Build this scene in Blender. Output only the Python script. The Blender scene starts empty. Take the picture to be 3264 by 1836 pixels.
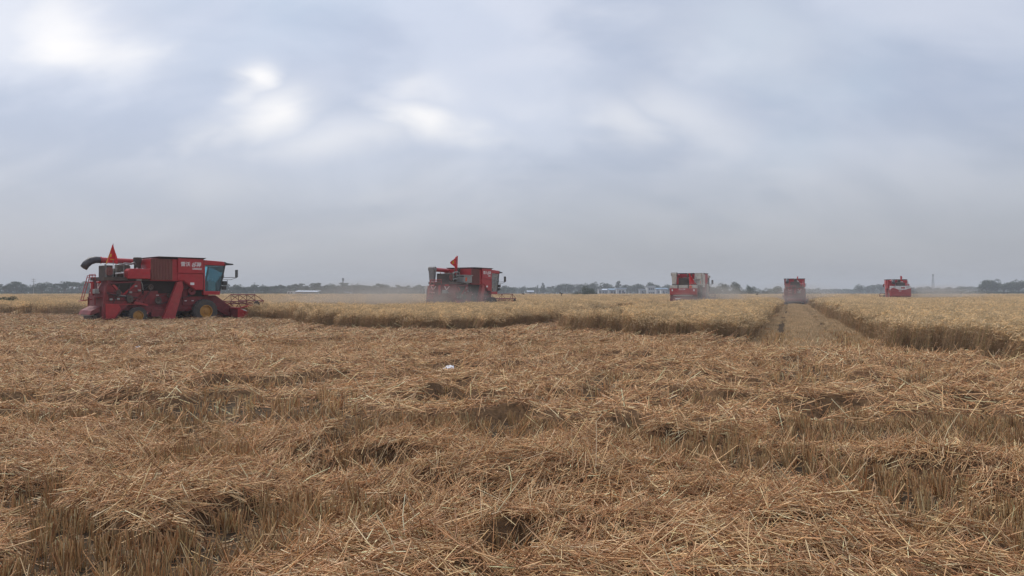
import bpy, math, random
import numpy as np
from mathutils import Vector, Matrix

random.seed(7)
RNG = np.random.default_rng(11)
SC = bpy.context.scene
COL = SC.collection

# ------------------------------------------------------------------ camera
F_PX, HOR, CX, CAMH = 2420.0, 933.0, 1632.0, 1.65
cam_d = bpy.data.cameras.new("camera")
cam_d.sensor_fit = 'HORIZONTAL'
cam_d.sensor_width = 36.0
cam_d.lens = 36.0 * F_PX / 3264.0
cam_d.clip_start = 0.05
cam_d.clip_end = 6000
cam = bpy.data.objects.new("camera", cam_d)
COL.objects.link(cam)
cam.location = (0, 0, CAMH)
cam.rotation_euler = (math.radians(90) + math.atan((HOR - 918.0) / F_PX), 0, 0)
SC.camera = cam

# ------------------------------------------------------------------ light
SUN_EL = math.radians(52)
SUN_AZ = math.radians(-48)            # left of the view direction (+Y)
sun_dir = Vector((math.sin(SUN_AZ) * math.cos(SUN_EL), math.cos(SUN_AZ) * math.cos(SUN_EL), math.sin(SUN_EL)))
sd = bpy.data.lights.new("sun", 'SUN')
sd.energy = 1.5
sd.angle = math.radians(16)
sd.color = (1.0, 0.95, 0.87)
so = bpy.data.objects.new("sun", sd)
COL.objects.link(so)
so.rotation_euler = (-sun_dir).to_track_quat('-Z', 'Y').to_euler()

SC.view_settings.view_transform = 'Standard'
SC.view_settings.look = 'None'
SC.view_settings.gamma = 1.0
SC.view_settings.exposure = 0.6
SC.view_settings.use_curve_mapping = False
SC.render.engine = 'CYCLES'
SC.cycles.use_denoising = True
SC.cycles.max_bounces = 6
SC.cycles.diffuse_bounces = 3
SC.cycles.glossy_bounces = 3
SC.cycles.transmission_bounces = 4
SC.cycles.transparent_max_bounces = 10
SC.cycles.volume_bounces = 0


def node(nt, typ, loc=None, **kw):
    n = nt.nodes.new(typ)
    for k, v in kw.items():
        if k in n.inputs.keys() if hasattr(n.inputs, 'keys') else False:
            n.inputs[k].default_value = v
        else:
            setattr(n, k, v)
    return n


def build_world():
    w = bpy.data.worlds.new("World")
    SC.world = w
    w.use_nodes = True
    nt = w.node_tree
    nt.nodes.clear()
    L = nt.links.new
    out = nt.nodes.new('ShaderNodeOutputWorld')
    bg = nt.nodes.new('ShaderNodeBackground')
    L(bg.outputs[0], out.inputs[0])
    bg.inputs[1].default_value = 1.0

    def math_(op, a, b=None, c=None):
        m = nt.nodes.new('ShaderNodeMath')
        m.operation = op
        for i, v in enumerate((a, b, c)):
            if v is None:
                continue
            if isinstance(v, (int, float)):
                m.inputs[i].default_value = v
            else:
                L(v, m.inputs[i])
        return m.outputs[0]

    def mixc(fac, a, b):
        m = nt.nodes.new('ShaderNodeMix')
        m.data_type = 'RGBA'
        for i, v in ((0, fac), (6, a), (7, b)):
            if isinstance(v, (int, float)):
                m.inputs[i].default_value = v
            elif isinstance(v, tuple):
                m.inputs[i].default_value = v + (1.0,)
            else:
                L(v, m.inputs[i])
        return m.outputs[2]

    def ramp(v, stops):
        r = nt.nodes.new('ShaderNodeMapRange')
        r.interpolation_type = 'SMOOTHSTEP'
        L(v, r.inputs[0])
        r.inputs[1].default_value, r.inputs[2].default_value = stops
        return r.outputs[0]

    tc = nt.nodes.new('ShaderNodeTexCoord')
    sep = nt.nodes.new('ShaderNodeSeparateXYZ')
    L(tc.outputs['Generated'], sep.inputs[0])
    X, Y, Z = sep.outputs
    # cloud deck coordinates: direction projected on a high flat layer
    den = math_('ADD', math_('MAXIMUM', Z, 0.0), 0.52)
    u = math_('DIVIDE', X, den)
    v = math_('DIVIDE', Y, den)
    cmb = nt.nodes.new('ShaderNodeCombineXYZ')
    L(u, cmb.inputs[0])
    L(v, cmb.inputs[1])

    def noise(vec, scale, detail, rough, loc, rot=0.0, sc=(1, 1, 1), dist=0.0):
        mp = nt.nodes.new('ShaderNodeMapping')
        mp.inputs['Location'].default_value = loc
        mp.inputs['Rotation'].default_value = (0, 0, rot)
        mp.inputs['Scale'].default_value = sc
        L(vec, mp.inputs[0])
        n = nt.nodes.new('ShaderNodeTexNoise')
        n.inputs['Scale'].default_value = scale
        n.inputs['Detail'].default_value = detail
        n.inputs['Roughness'].default_value = rough
        n.inputs['Distortion'].default_value = dist
        L(mp.outputs[0], n.inputs[0])
        return n.outputs[0]

    V = cmb.outputs[0]
    n1 = noise(V, 2.3, 5, 0.52, (3.1, 1.7, 0), 0.45, (0.8, 1.2, 1), 0.5)
    n2 = noise(V, 5.2, 5, 0.5, (7.3, 4.1, 0), 0.5, (0.65, 1.3, 1), 0.4)
    n3 = noise(V, 1.3, 3, 0.5, (1.3, 8.2, 0), 0.3)
    # bright thin places in the deck (breaks), as blobs in deck coordinates + noise edge
    def px_uv(px, py):
        d = Vector(((px - CX) / F_PX, 1.0, (HOR - py) / F_PX)).normalized()
        k = 1.0 / (max(d.z, 0) + 0.52)
        return d.x * k, d.y * k
    # each break: centre, half-length along, half-width across, tilt in the deck, strength
    breaks = [((255, 95), 0.16, 0.13, 0.0, 1.0), ((290, 170), 0.17, 0.12, 0.3, 0.35), ((775, 262), 0.085, 0.06, -0.3, 1.0),
              ((745, 318), 0.085, 0.06, -0.3, 0.55), ((845, 370), 0.20, 0.085, -0.25, 0.95), ((1380, 378), 0.15, 0.08, 0.15, 0.95), ((1130, 425), 0.30, 0.075, -0.05, 0.45),
              ((1410, 260), 0.12, 0.08, 0.0, 0.42), ((1960, 395), 0.20, 0.10, 0.35, 0.50), ((2180, 370), 0.26, 0.10, 0.35, 0.40),
              ((640, 445), 0.10, 0.07, 0.0, 0.38), ((680, 620), 0.22, 0.15, 0.1, 0.30), ((1340, 580), 0.22, 0.14, 0.1, 0.22),
              ((120, 30), 0.3, 0.2, 0.0, 0.35), ((1900, 690), 0.40, 0.20, 0.2, 0.16), ((2300, 130), 0.35, 0.2, 0.4, 0.25), ((2750, 640), 0.6, 0.3, 0.3, 0.10)]
    acc = None
    wob = math_('MULTIPLY', math_('SUBTRACT', n2, 0.5), 0.40)
    wob2 = math_('MULTIPLY', math_('SUBTRACT', n1, 0.5), -0.24)
    for (p, a, b, th, s) in breaks:
        cu, cv = px_uv(*p)
        du = math_('ADD', math_('SUBTRACT', u, cu), wob)
        dv = math_('ADD', math_('SUBTRACT', v, cv), wob2)
        ct, st = math.cos(th), math.sin(th)
        e1 = math_('DIVIDE', math_('ADD', math_('MULTIPLY', du, ct), math_('MULTIPLY', dv, st)), a * 0.46)
        e2 = math_('DIVIDE', math_('SUBTRACT', math_('MULTIPLY', dv, ct), math_('MULTIPLY', du, st)), b * 0.52)
        r2 = math_('ADD', math_('MULTIPLY', e1, e1), math_('MULTIPLY', e2, e2))
        g = math_('MULTIPLY', math_('EXPONENT', math_('MULTIPLY', r2, -0.8)), s)
        acc = g if acc is None else math_('MAXIMUM', acc, g)
    # deck colours
    c_dark = (0.322, 0.366, 0.468)
    c_mid = (0.440, 0.476, 0.565)
    c_blue = (0.36, 0.445, 0.545)
    deck = mixc(ramp(n1, (0.40, 0.62)), c_dark, c_mid)
    deck = mixc(math_('MULTIPLY', ramp(n3, (0.50, 0.68)), 0.55), deck, c_blue)
    deck = mixc(math_('MULTIPLY', ramp(n2, (0.46, 0.70)), 0.30), deck, (0.54, 0.555, 0.62))
    # the deck is thinner and brighter towards the sun, dull away from it
    vd = nt.nodes.new('ShaderNodeVectorMath')
    vd.operation = 'DOT_PRODUCT'
    L(tc.outputs['Generated'], vd.inputs[0])
    vd.inputs[1].default_value = sun_dir
    sunny = ramp(vd.outputs['Value'], (0.35, 1.0))
    deck_b = mixc(sunny, (0.92, 0.92, 0.92), (1.04, 1.04, 1.04))
    mm = nt.nodes.new('ShaderNodeMix')
    mm.data_type = 'RGBA'
    mm.blend_type = 'MULTIPLY'
    mm.inputs[0].default_value = 1.0
    L(deck, mm.inputs[6])
    L(deck_b, mm.inputs[7])
    deck = mm.outputs[2]
    deck = mixc(math_('MULTIPLY', acc, 0.97), deck, (0.70, 0.685, 0.68))
    # murky air low down
    low = ramp(Z, (0.0, 0.24))
    lowc = mixc(sunny, (0.258, 0.264, 0.280), (0.345, 0.366, 0.432))
    deck = mixc(math_('MULTIPLY', math_('SUBTRACT', 1.0, low), 0.85), deck, lowc)
    sky = nt.nodes.new('ShaderNodeTexSky')
    sky.sky_type = 'NISHITA'
    sky.sun_disc = False
    sky.sun_elevation = SUN_EL
    sky.sun_rotation = SUN_AZ
    sky.air_density = 1.2
    sky.dust_density = 3.0
    skm = nt.nodes.new('ShaderNodeMix')
    skm.data_type = 'RGBA'
    skm.blend_type = 'MULTIPLY'
    skm.inputs[0].default_value = 1.0
    skm.inputs[7].default_value = (0.1, 0.1, 0.1, 1)
    L(sky.outputs[0], skm.inputs[6])
    fin = mixc(0.90, skm.outputs[2], deck)
    L(fin, bg.inputs[0])


build_world()

# ------------------------------------------------------------------ helpers
def px_ground(px, py, z=0.0):
    """photo pixel -> point on the level z"""
    Yd = (CAMH - z) * F_PX / (py - HOR)
    return ((px - CX) / F_PX * Yd, Yd)


def px_x(px, Yd):
    return (px - CX) / F_PX * Yd


def px_z(py, Yd):
    return CAMH + (HOR - py) / F_PX * Yd


def tag(o, label=None, cat=None, group=None, kind=None):
    if label:
        o["label"] = label
    if cat:
        o["category"] = cat
    if group:
        o["group"] = group
    if kind:
        o["kind"] = kind
    return o


def empty(name, loc=(0, 0, 0), rz=0.0):
    o = bpy.data.objects.new(name, None)
    o.empty_display_size = 0.3
    COL.objects.link(o)
    o.location = loc
    o.rotation_euler = (0, 0, rz)
    return o


def copy_tree(o, parent=None):
    c = o.copy()
    COL.objects.link(c)
    c.parent = parent
    for ch in list(o.children):
        copy_tree(ch, c)
    return c


class MB:
    XW = 1.0
    def __init__(self):
        self.v, self.f = [], []

    def add(self, vs, fs):
        b = len(self.v)
        self.v += [(p[0] * MB.XW if p[0] < 0 else p[0], p[1], p[2]) for p in vs]
        self.f += [tuple(i + b for i in q) for q in fs]
        return self

    def box(self, x0, x1, y0, y1, z0, z1):
        vs = [(x, y, z) for x in (x0, x1) for y in (y0, y1) for z in (z0, z1)]
        return self.add(vs, [(0, 1, 3, 2), (4, 6, 7, 5), (0, 4, 5, 1), (2, 3, 7, 6), (0, 2, 6, 4), (1, 5, 7, 3)])

    def prism(self, prof, y0, y1):
        """profile in x-z extruded along y"""
        n = len(prof)
        vs = [(x, y0, z) for x, z in prof] + [(x, y1, z) for x, z in prof]
        fs = [tuple(range(n)), tuple(range(2 * n - 1, n - 1, -1))]
        for i in range(n):
            j = (i + 1) % n
            fs.append((j, i, n + i, n + j))
        return self.add(vs, fs)

    def prism_x(self, prof, x0, x1):
        """profile in y-z extruded along x"""
        n = len(prof)
        vs = [(x0, y, z) for y, z in prof] + [(x1, y, z) for y, z in prof]
        fs = [tuple(range(n - 1, -1, -1)), tuple(range(n, 2 * n))]
        for i in range(n):
            j = (i + 1) % n
            fs.append((i, j, n + j, n + i))
        return self.add(vs, fs)

    def tube(self, pts, r, n=8, cap=True):
        pts = [Vector(p) for p in pts]
        rs = r if isinstance(r, (list, tuple)) else [r] * len(pts)
        vs, fs = [], []
        up = None
        for i, p in enumerate(pts):
            a = pts[max(i - 1, 0)]
            b = pts[min(i + 1, len(pts) - 1)]
            t = (b - a).normalized()
            if up is None:
                up = t.cross(Vector((0.3, 0.2, 1))).normalized()
            else:
                up = (up - t * up.dot(t)).normalized()
            w = t.cross(up)
            for k in range(n):
                an = 2 * math.pi * k / n
                vs.append(p + (up * math.cos(an) + w * math.sin(an)) * rs[i])
        for i in range(len(pts) - 1):
            for k in range(n):
                k2 = (k + 1) % n
                fs.append((i * n + k, i * n + k2, (i + 1) * n + k2, (i + 1) * n + k))
        if cap:
            fs.append(tuple(range(n - 1, -1, -1)))
            fs.append(tuple(range((len(pts) - 1) * n, len(pts) * n)))
        return self.add(vs, fs)

    def lathe_y(self, prof, cx=0, cz=0, n=24, closed=True):
        """profile of (radius, y), turned about the y axis"""
        vs, fs = [], []
        m = len(prof)
        for k in range(n):
            an = 2 * math.pi * k / n
            for r, y in prof:
                vs.append((cx + r * math.cos(an), y, cz + r * math.sin(an)))
        for k in range(n):
            k2 = (k + 1) % n
            for i in range(m if closed else m - 1):
                j = (i + 1) % m
                fs.append((k * m + i, k * m + j, k2 * m + j, k2 * m + i))
        return self.add(vs, fs)

    def build(self, name, mat, parent=None, smooth=False, bevel=0.0):
        me = bpy.data.meshes.new(name)
        me.from_pydata(self.v, [], self.f)
        me.update()
        if smooth:
            me.polygons.foreach_set('use_smooth', [True] * len(me.polygons))
        o = bpy.data.objects.new(name, me)
        COL.objects.link(o)
        if mat:
            me.materials.append(mat)
        if parent:
            o.parent = parent
        if bevel:
            b = o.modifiers.new('bevel', 'BEVEL')
            b.width = bevel
            b.segments = 2
            b.limit_method = 'ANGLE'
        # outward normals
        import bmesh
        bm = bmesh.new()
        bm.from_mesh(me)
        bmesh.ops.recalc_face_normals(bm, faces=bm.faces)
        bm.to_mesh(me)
        bm.free()
        return o


def mat_basic(name, col, rough=0.6, metal=0.0, var=0.15, nscale=6.0, dirt=None, dirt_amt=0.0, dirt_scale=2.5, spec=0.5, bump=0.0, stretch=None):
    m = bpy.data.materials.new(name)
    m.use_nodes = True
    nt = m.node_tree
    L = nt.links.new
    b = nt.nodes['Principled BSDF']
    b.inputs['Roughness'].default_value = rough
    b.inputs['Metallic'].default_value = metal
    b.inputs['Specular IOR Level'].default_value = spec
    tc = nt.nodes.new('ShaderNodeTexCoord')
    vec = tc.outputs['Object']
    if stretch:
        mp = nt.nodes.new('ShaderNodeMapping')
        mp.inputs['Scale'].default_value = stretch
        L(vec, mp.inputs[0])
        vec = mp.outputs[0]
    n = nt.nodes.new('ShaderNodeTexNoise')
    n.inputs['Scale'].default_value = nscale
    n.inputs['Detail'].default_value = 5
    L(vec, n.inputs[0])
    r = nt.nodes.new('ShaderNodeMapRange')
    L(n.outputs[0], r.inputs[0])
    r.inputs[1].default_value, r.inputs[2].default_value = 0.3, 0.7
    mx = nt.nodes.new('ShaderNodeMix')
    mx.data_type = 'RGBA'
    mx.inputs[6].default_value = tuple(c * (1 - var) for c in col) + (1,)
    mx.inputs[7].default_value = tuple(min(1, c * (1 + var)) for c in col) + (1,)
    L(r.outputs[0], mx.inputs[0])
    cur = mx.outputs[2]
    if dirt:
        n2 = nt.nodes.new('ShaderNodeTexNoise')
        n2.inputs['Scale'].default_value = dirt_scale
        n2.inputs['Detail'].default_value = 7
        n2.inputs['Roughness'].default_value = 0.65
        L(vec, n2.inputs[0])
        r2 = nt.nodes.new('ShaderNodeMapRange')
        L(n2.outputs[0], r2.inputs[0])
        r2.inputs[1].default_value, r2.inputs[2].default_value = 0.35, 0.7
        r2.inputs[3].default_value, r2.inputs[4].default_value = dirt_amt * 0.25, dirt_amt
        m2 = nt.nodes.new('ShaderNodeMix')
        m2.data_type = 'RGBA'
        L(cur, m2.inputs[6])
        m2.inputs[7].default_value = dirt + (1,)
        L(r2.outputs[0], m2.inputs[0])
        cur = m2.outputs[2]
    L(cur, b.inputs['Base Color'])
    if bump:
        bp = nt.nodes.new('ShaderNodeBump')
        bp.inputs['Strength'].default_value = bump
        bp.inputs['Distance'].default_value = 0.02
        L(n.outputs[0], bp.inputs['Height'])
        L(bp.outputs[0], b.inputs['Normal'])
    return m


def mat_attr(name, rough=0.7, spec=0.3, trans=0.0):
    """colour of each stalk / leaf from its own attribute"""
    m = bpy.data.materials.new(name)
    m.use_nodes = True
    nt = m.node_tree
    b = nt.nodes['Principled BSDF']
    b.inputs['Roughness'].default_value = rough
    b.inputs['Specular IOR Level'].default_value = spec
    a = nt.nodes.new('ShaderNodeAttribute')
    a.attribute_name = 'col'
    cur = a.outputs['Color']
    oi = nt.nodes.new('ShaderNodeObjectInfo')
    hs = nt.nodes.new('ShaderNodeHueSaturation')
    r = nt.nodes.new('ShaderNodeMapRange')
    nt.links.new(oi.outputs['Random'], r.inputs[0])
    r.inputs[3].default_value, r.inputs[4].default_value = 0.82, 1.18
    nt.links.new(r.outputs[0], hs.inputs['Value'])
    nt.links.new(cur, hs.inputs['Color'])
    nt.links.new(hs.outputs[0], b.inputs['Base Color'])
    if trans:
        tr = nt.nodes.new('ShaderNodeBsdfTranslucent')
        nt.links.new(hs.outputs[0], tr.inputs[0])
        mx = nt.nodes.new('ShaderNodeMixShader')
        mx.inputs[0].default_value = trans
        out = nt.nodes['Material Output']
        nt.links.new(b.outputs[0], mx.inputs[1])
        nt.links.new(tr.outputs[0], mx.inputs[2])
        nt.links.new(mx.outputs[0], out.inputs[0])
    return m


DUST = (0.27, 0.19, 0.13)
M = {}
M['red'] = mat_basic('red_paint', (0.43, 0.011, 0.020), 0.38, dirt=DUST, dirt_amt=0.14, var=0.10)
M['shade_seam'] = mat_basic('grimy_shade_black', (0.020, 0.016, 0.015), 0.85, dirt=(0.10, 0.07, 0.05), dirt_amt=0.35, spec=0.2)  # near-black with grime, painting in shade; seams and slots use it too
M['red_dusty_shaded'] = mat_basic('dusty_shaded_red', (0.215, 0.012, 0.017), 0.62, dirt=(0.10, 0.062, 0.045), dirt_amt=0.45, var=0.3)  # dusty red, darkened to paint in the shade on the lower body
M['red_light'] = mat_basic('bright_red_paint', (0.40, 0.022, 0.028), 0.5, dirt=DUST, dirt_amt=0.25)
M['rust'] = mat_basic('rusty_mesh', (0.20, 0.045, 0.040), 0.75, dirt=(0.26, 0.17, 0.12), dirt_amt=0.5, stretch=(4, 4, 0.6))
M['cream'] = mat_basic('cream_paint', (0.62, 0.58, 0.50), 0.5, dirt=DUST, dirt_amt=0.30)
M['white'] = mat_basic('white_paint', (0.78, 0.77, 0.75), 0.5, dirt=DUST, dirt_amt=0.2)
M['black'] = mat_basic('black_metal', (0.022, 0.022, 0.024), 0.5, dirt=DUST, dirt_amt=0.15)
M['dark'] = mat_basic('dark_machinery', (0.035, 0.028, 0.026), 0.7, dirt=DUST, dirt_amt=0.4)
M['engine'] = mat_basic('engine_metal', (0.12, 0.12, 0.10), 0.5, 0.4, dirt=DUST, dirt_amt=0.5, nscale=9)
M['grey'] = mat_basic('grey_metal', (0.30, 0.31, 0.30), 0.45, 0.3, dirt=DUST, dirt_amt=0.25)
M['grey_cloth'] = mat_basic('grey_canvas', (0.24, 0.235, 0.23), 0.85, dirt=DUST, dirt_amt=0.3)
M['silver'] = mat_basic('bare_metal', (0.62, 0.61, 0.58), 0.35, 0.7)
M['rubber'] = mat_basic('tyre_rubber', (0.035, 0.034, 0.034), 0.85, dirt=(0.22, 0.17, 0.12), dirt_amt=0.42, dirt_scale=4)
M['boot'] = mat_basic('black_rubber_boot', (0.04, 0.042, 0.05), 0.55, dirt=DUST, dirt_amt=0.15)
M['yellow'] = mat_basic('yellow_rim', (0.55, 0.26, 0.025), 0.55, dirt=DUST, dirt_amt=0.35)
M['letter'] = mat_basic('white_lettering', (0.80, 0.78, 0.76), 0.6, var=0.03)
M['reflector'] = mat_basic('pale_reflector', (0.70, 0.52, 0.46), 0.5, var=0.1)
M['orange'] = mat_basic('orange_sign', (0.70, 0.10, 0.02), 0.5, var=0.05)
M['seat'] = mat_basic('seat_fabric', (0.22, 0.30, 0.29), 0.8)
M['flag'] = mat_basic('flag_red', (0.62, 0.020, 0.022), 0.75, var=0.12, nscale=5)
M['gold'] = mat_basic('flag_gold', (0.70, 0.34, 0.03), 0.7)
M['mirror'] = mat_basic('mirror_glass', (0.65, 0.68, 0.70), 0.08, 1.0, var=0.02)
M['lamp_red'] = mat_basic('red_lens', (0.45, 0.02, 0.02), 0.25)
M['bark'] = mat_basic('bark', (0.085, 0.065, 0.05), 0.9)
M['wallw'] = mat_basic('white_wall', (0.52, 0.52, 0.51), 0.85)
M['wallg'] = mat_basic('grey_wall', (0.36, 0.36, 0.37), 0.85)
M['roofb'] = mat_basic('blue_sheet_roof', (0.20, 0.29, 0.38), 0.5)
M['roofw'] = mat_basic('pale_sheet_roof', (0.50, 0.55, 0.62), 0.45)
M['roofr'] = mat_basic('tile_roof', (0.25, 0.19, 0.17), 0.8)
M['win'] = mat_basic('dark_window', (0.05, 0.06, 0.07), 0.2)
M['conc'] = mat_basic('concrete', (0.32, 0.31, 0.30), 0.9)
M['paper'] = mat_basic('white_paper', (0.80, 0.80, 0.83), 0.6, var=0.04)
M['print'] = mat_basic('grey_print', (0.25, 0.25, 0.30), 0.6, var=0.04)
M['bird'] = mat_basic('bird_feathers', (0.022, 0.018, 0.014), 0.7)
M['straw'] = mat_attr('straw', 0.6, 0.35)
M['wheat'] = mat_attr('ripe_wheat', 0.65, 0.3, 0.42)
M['leaf'] = mat_attr('foliage', 0.7, 0.2, 0.15)


def glass(name, tint, fac_rough=0.03, haze=0.0):
    m = bpy.data.materials.new(name)
    m.use_nodes = True
    nt = m.node_tree
    nt.nodes.clear()
    out = nt.nodes.new('ShaderNodeOutputMaterial')
    t = nt.nodes.new('ShaderNodeBsdfTransparent')
    t.inputs[0].default_value = tint + (1,)
    g = nt.nodes.new('ShaderNodeBsdfGlossy')
    g.inputs['Roughness'].default_value = fac_rough
    g.inputs[0].default_value = (0.9, 0.97, 1, 1)
    fr = nt.nodes.new('ShaderNodeFresnel')
    fr.inputs[0].default_value = 1.55
    mx = nt.nodes.new('ShaderNodeMixShader')
    nt.links.new(fr.outputs[0], mx.inputs[0])
    nt.links.new(t.outputs[0], mx.inputs[1])
    nt.links.new(g.outputs[0], mx.inputs[2])
    cur = mx.outputs[0]
    if haze:
        d = nt.nodes.new('ShaderNodeBsdfDiffuse')
        d.inputs[0].default_value = (0.45, 0.42, 0.38, 1)
        n = nt.nodes.new('ShaderNodeTexNoise')
        n.inputs['Scale'].default_value = 3
        r = nt.nodes.new('ShaderNodeMath')
        r.operation = 'MULTIPLY'
        r.inputs[1].default_value = haze * 2
        nt.links.new(n.outputs[0], r.inputs[0])
        m2 = nt.nodes.new('ShaderNodeMixShader')
        nt.links.new(r.outputs[0], m2.inputs[0])
        nt.links.new(cur, m2.inputs[1])
        nt.links.new(d.outputs[0], m2.inputs[2])
        cur = m2.outputs[0]
    nt.links.new(cur, out.inputs[0])
    return m


M['glass_teal'] = glass('teal_cab_glass', (0.70, 0.95, 1.0), haze=0.04)
M['glass_dust'] = glass('dusty_cab_glass', (0.75, 0.78, 0.76), haze=0.4)

# ------------------------------------------------------------------ noise in numpy
def _hash(ix, iy, seed):
    h = (ix.astype(np.int64) * 374761393 + iy.astype(np.int64) * 668265263 + seed * 974634777) & 0x7fffffff
    h = ((h ^ (h >> 13)) * 1274126177) & 0x7fffffff
    h = h ^ (h >> 16)
    return (h & 0xffff) / 65535.0


def vnoise(x, y, seed=0):
    ix, iy = np.floor(x), np.floor(y)
    fx, fy = x - ix, y - iy
    fx = fx * fx * (3 - 2 * fx)
    fy = fy * fy * (3 - 2 * fy)
    a, b = _hash(ix, iy, seed), _hash(ix + 1, iy, seed)
    c, d = _hash(ix, iy + 1, seed), _hash(ix + 1, iy + 1, seed)
    return (a * (1 - fx) + b * fx) * (1 - fy) + (c * (1 - fx) + d * fx) * fy


def fbm(x, y, seed=0, oct=4):
    s, a, t = 0.0, 0.5, 0.0
    for o in range(oct):
        s = s + a * vnoise(x * 2 ** o, y * 2 ** o, seed + o * 17)
        t += a
        a *= 0.5
    return s / t


def sstep(a, b, x):
    t = np.clip((x - a) / (b - a), 0, 1)
    return t * t * (3 - 2 * t)


def seg_dist(x, y, pts):
    d = np.full(np.shape(x), 1e9)
    for (ax, ay), (bx, by) in zip(pts[:-1], pts[1:]):
        vx, vy = bx - ax, by - ay
        t = np.clip(((x - ax) * vx + (y - ay) * vy) / (vx * vx + vy * vy), 0, 1)
        d = np.minimum(d, np.hypot(x - ax - t * vx, y - ay - t * vy))
    return d


def in_poly(x, y, poly):
    c = np.zeros(np.shape(x), bool)
    n = len(poly)
    for i in range(n):
        x1, y1 = poly[i]
        x2, y2 = poly[(i + 1) % n]
        cond = ((y1 > y) != (y2 > y)) & (x < (x2 - x1) * (y - y1) / (y2 - y1 + 1e-12) + x1)
        c ^= cond
    return c


# ------------------------------------------------------------------ the lie of the field
C1 = dict(root=(-18.3, 43.9), head=45)
C2 = dict(root=(-2.75, 61.6), head=60)
C3 = dict(root=(18.9, 78.6), head=65)
C4 = dict(root=(40.1, 107.8), head=70)
C5 = dict(root=(57.4, 114.0), head=72)


def ahead(c, d, side=0.0):
    a = math.radians(c['head'])
    return (c['root'][0] + d * math.cos(a) - side * math.sin(a), c['root'][1] + d * math.sin(a) + side * math.cos(a))


SH = 0.12
wheat_front = [(-120, 53), (-50, 51.5), px_ground(0, 1004, SH), px_ground(200, 1008, SH), (-21.8, 49.5), ahead(C1, 1.5, 1.7), ahead(C1, 1.9, -1.7),
               px_ground(905, 1022, SH), px_ground(1000, 1041, SH), px_ground(1150, 1051, SH), px_ground(1310, 1056, SH), px_ground(1500, 1056, SH), px_ground(1650, 1043, SH),
               px_ground(1770, 1030, SH), px_ground(1795, 1056, SH), px_ground(1900, 1064, SH), px_ground(2100, 1077, SH), px_ground(2240, 1084, SH), px_ground(2355, 1087, SH),
               px_ground(2790, 1103, SH), px_ground(2950, 1118, SH), px_ground(3264, 1145, SH), (13.2, 12.5), (17, 6), (24, -8)]
cut_poly = wheat_front + [(24, -60), (-120, -60)]
lane4 = [px_ground(2588, 1100, SH), ahead(C4, 0.5)]
lane3 = [(2.6, 35.5), ahead(C3, -22), ahead(C3, 0.5)]
lane2 = [ahead(C2, -17), ahead(C2, 0.8)]
lane5 = [(49.5, 70), (52.5, 88), ahead(C5, 0.5)]
LANES = [(lane4, 1.98), (lane3, 1.5), (lane2, 1.5), (lane5, 1.4)]


def wheat_mask(x, y, inset=0.0):
    """True where the wheat still stands"""
    jx = (fbm(x * 0.8, y * 0.8, 5, 3) - 0.5) * 0.7
    jy = (fbm(x * 0.8, y * 0.8, 9, 3) - 0.5) * 0.7
    m = ~in_poly(x + jx, y + jy, cut_poly)
    if inset:
        m &= seg_dist(x + jx, y + jy, wheat_front) > inset
    for pts, hw in LANES:
        m &= seg_dist(x + jx * 0.5, y + jy * 0.5, pts) > hw + inset
    for c in (C1, C2, C3, C4, C5):
        a = math.radians(c['head'])
        dx, dy = x - c['root'][0], y - c['root'][1]
        lx = dx * math.cos(a) + dy * math.sin(a)
        ly = -dx * math.sin(a) + dy * math.cos(a)
        m &= ~((np.abs(ly) < 1.72 + inset) & (lx > -7.5) & (lx < 2.6))
    return m


def ov(x, y):
    """overview pixel (2576 wide) -> ground"""
    k = 3264 / 2576.0
    return px_ground(x * k, y * k, 0.10)


hollows = [([ov(440, 1032), ov(600, 1012), ov(720, 1020)], 0.50), ([ov(830, 1045), ov(1000, 1075), ov(1120, 1092)], 0.42), ([ov(1180, 1078), ov(1300, 1085), ov(1420, 1100)], 0.36),
           ([ov(1480, 1095), ov(1600, 1090)], 0.24), ([ov(1700, 1120), ov(1850, 1158), ov(1990, 1175)], 0.40), ([ov(2050, 1190), ov(2200, 1222), ov(2340, 1245)], 0.46),
           ([ov(2350, 1280), ov(2480, 1310), ov(2600, 1330)], 0.45), ([ov(0, 1250), ov(110, 1300), ov(190, 1380)], 0.24), ([ov(120, 1400), ov(330, 1440)], 0.22), ([ov(590, 1300), ov(700, 1290)], 0.20),
           ([ov(1090, 1425), ov(1220, 1420)], 0.12), ([ov(1560, 962), ov(1680, 955)], 0.55), ([ov(1740, 914), ov(1830, 922)], 0.5), ([ov(1390, 888), ov(1440, 885)], 0.5),
           ([ov(1500, 903), ov(1620, 905)], 0.4), ([ov(1040, 938), ov(1110, 934)], 0.6), ([ov(640, 965), ov(760, 955)], 0.5), ([ov(200, 870), ov(330, 872)], 0.6), ([ov(560, 1010), ov(480, 1040)], 0.4),
           ([ov(60, 1055), ov(150, 1062)], 0.3), ([ov(540, 1390), ov(640, 1400)], 0.16), ([ov(2420, 1085), ov(2560, 1100)], 0.5), ([ov(2000, 960), ov(2160, 985)], 0.6), ([ov(2250, 1080), ov(2330, 1100)], 0.35),
           ([ov(1560, 1200), ov(1640, 1190)], 0.16), ([ov(2420, 1390), ov(2560, 1420)], 0.2), ([ov(860, 1180), ov(950, 1175)], 0.14)]


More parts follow.
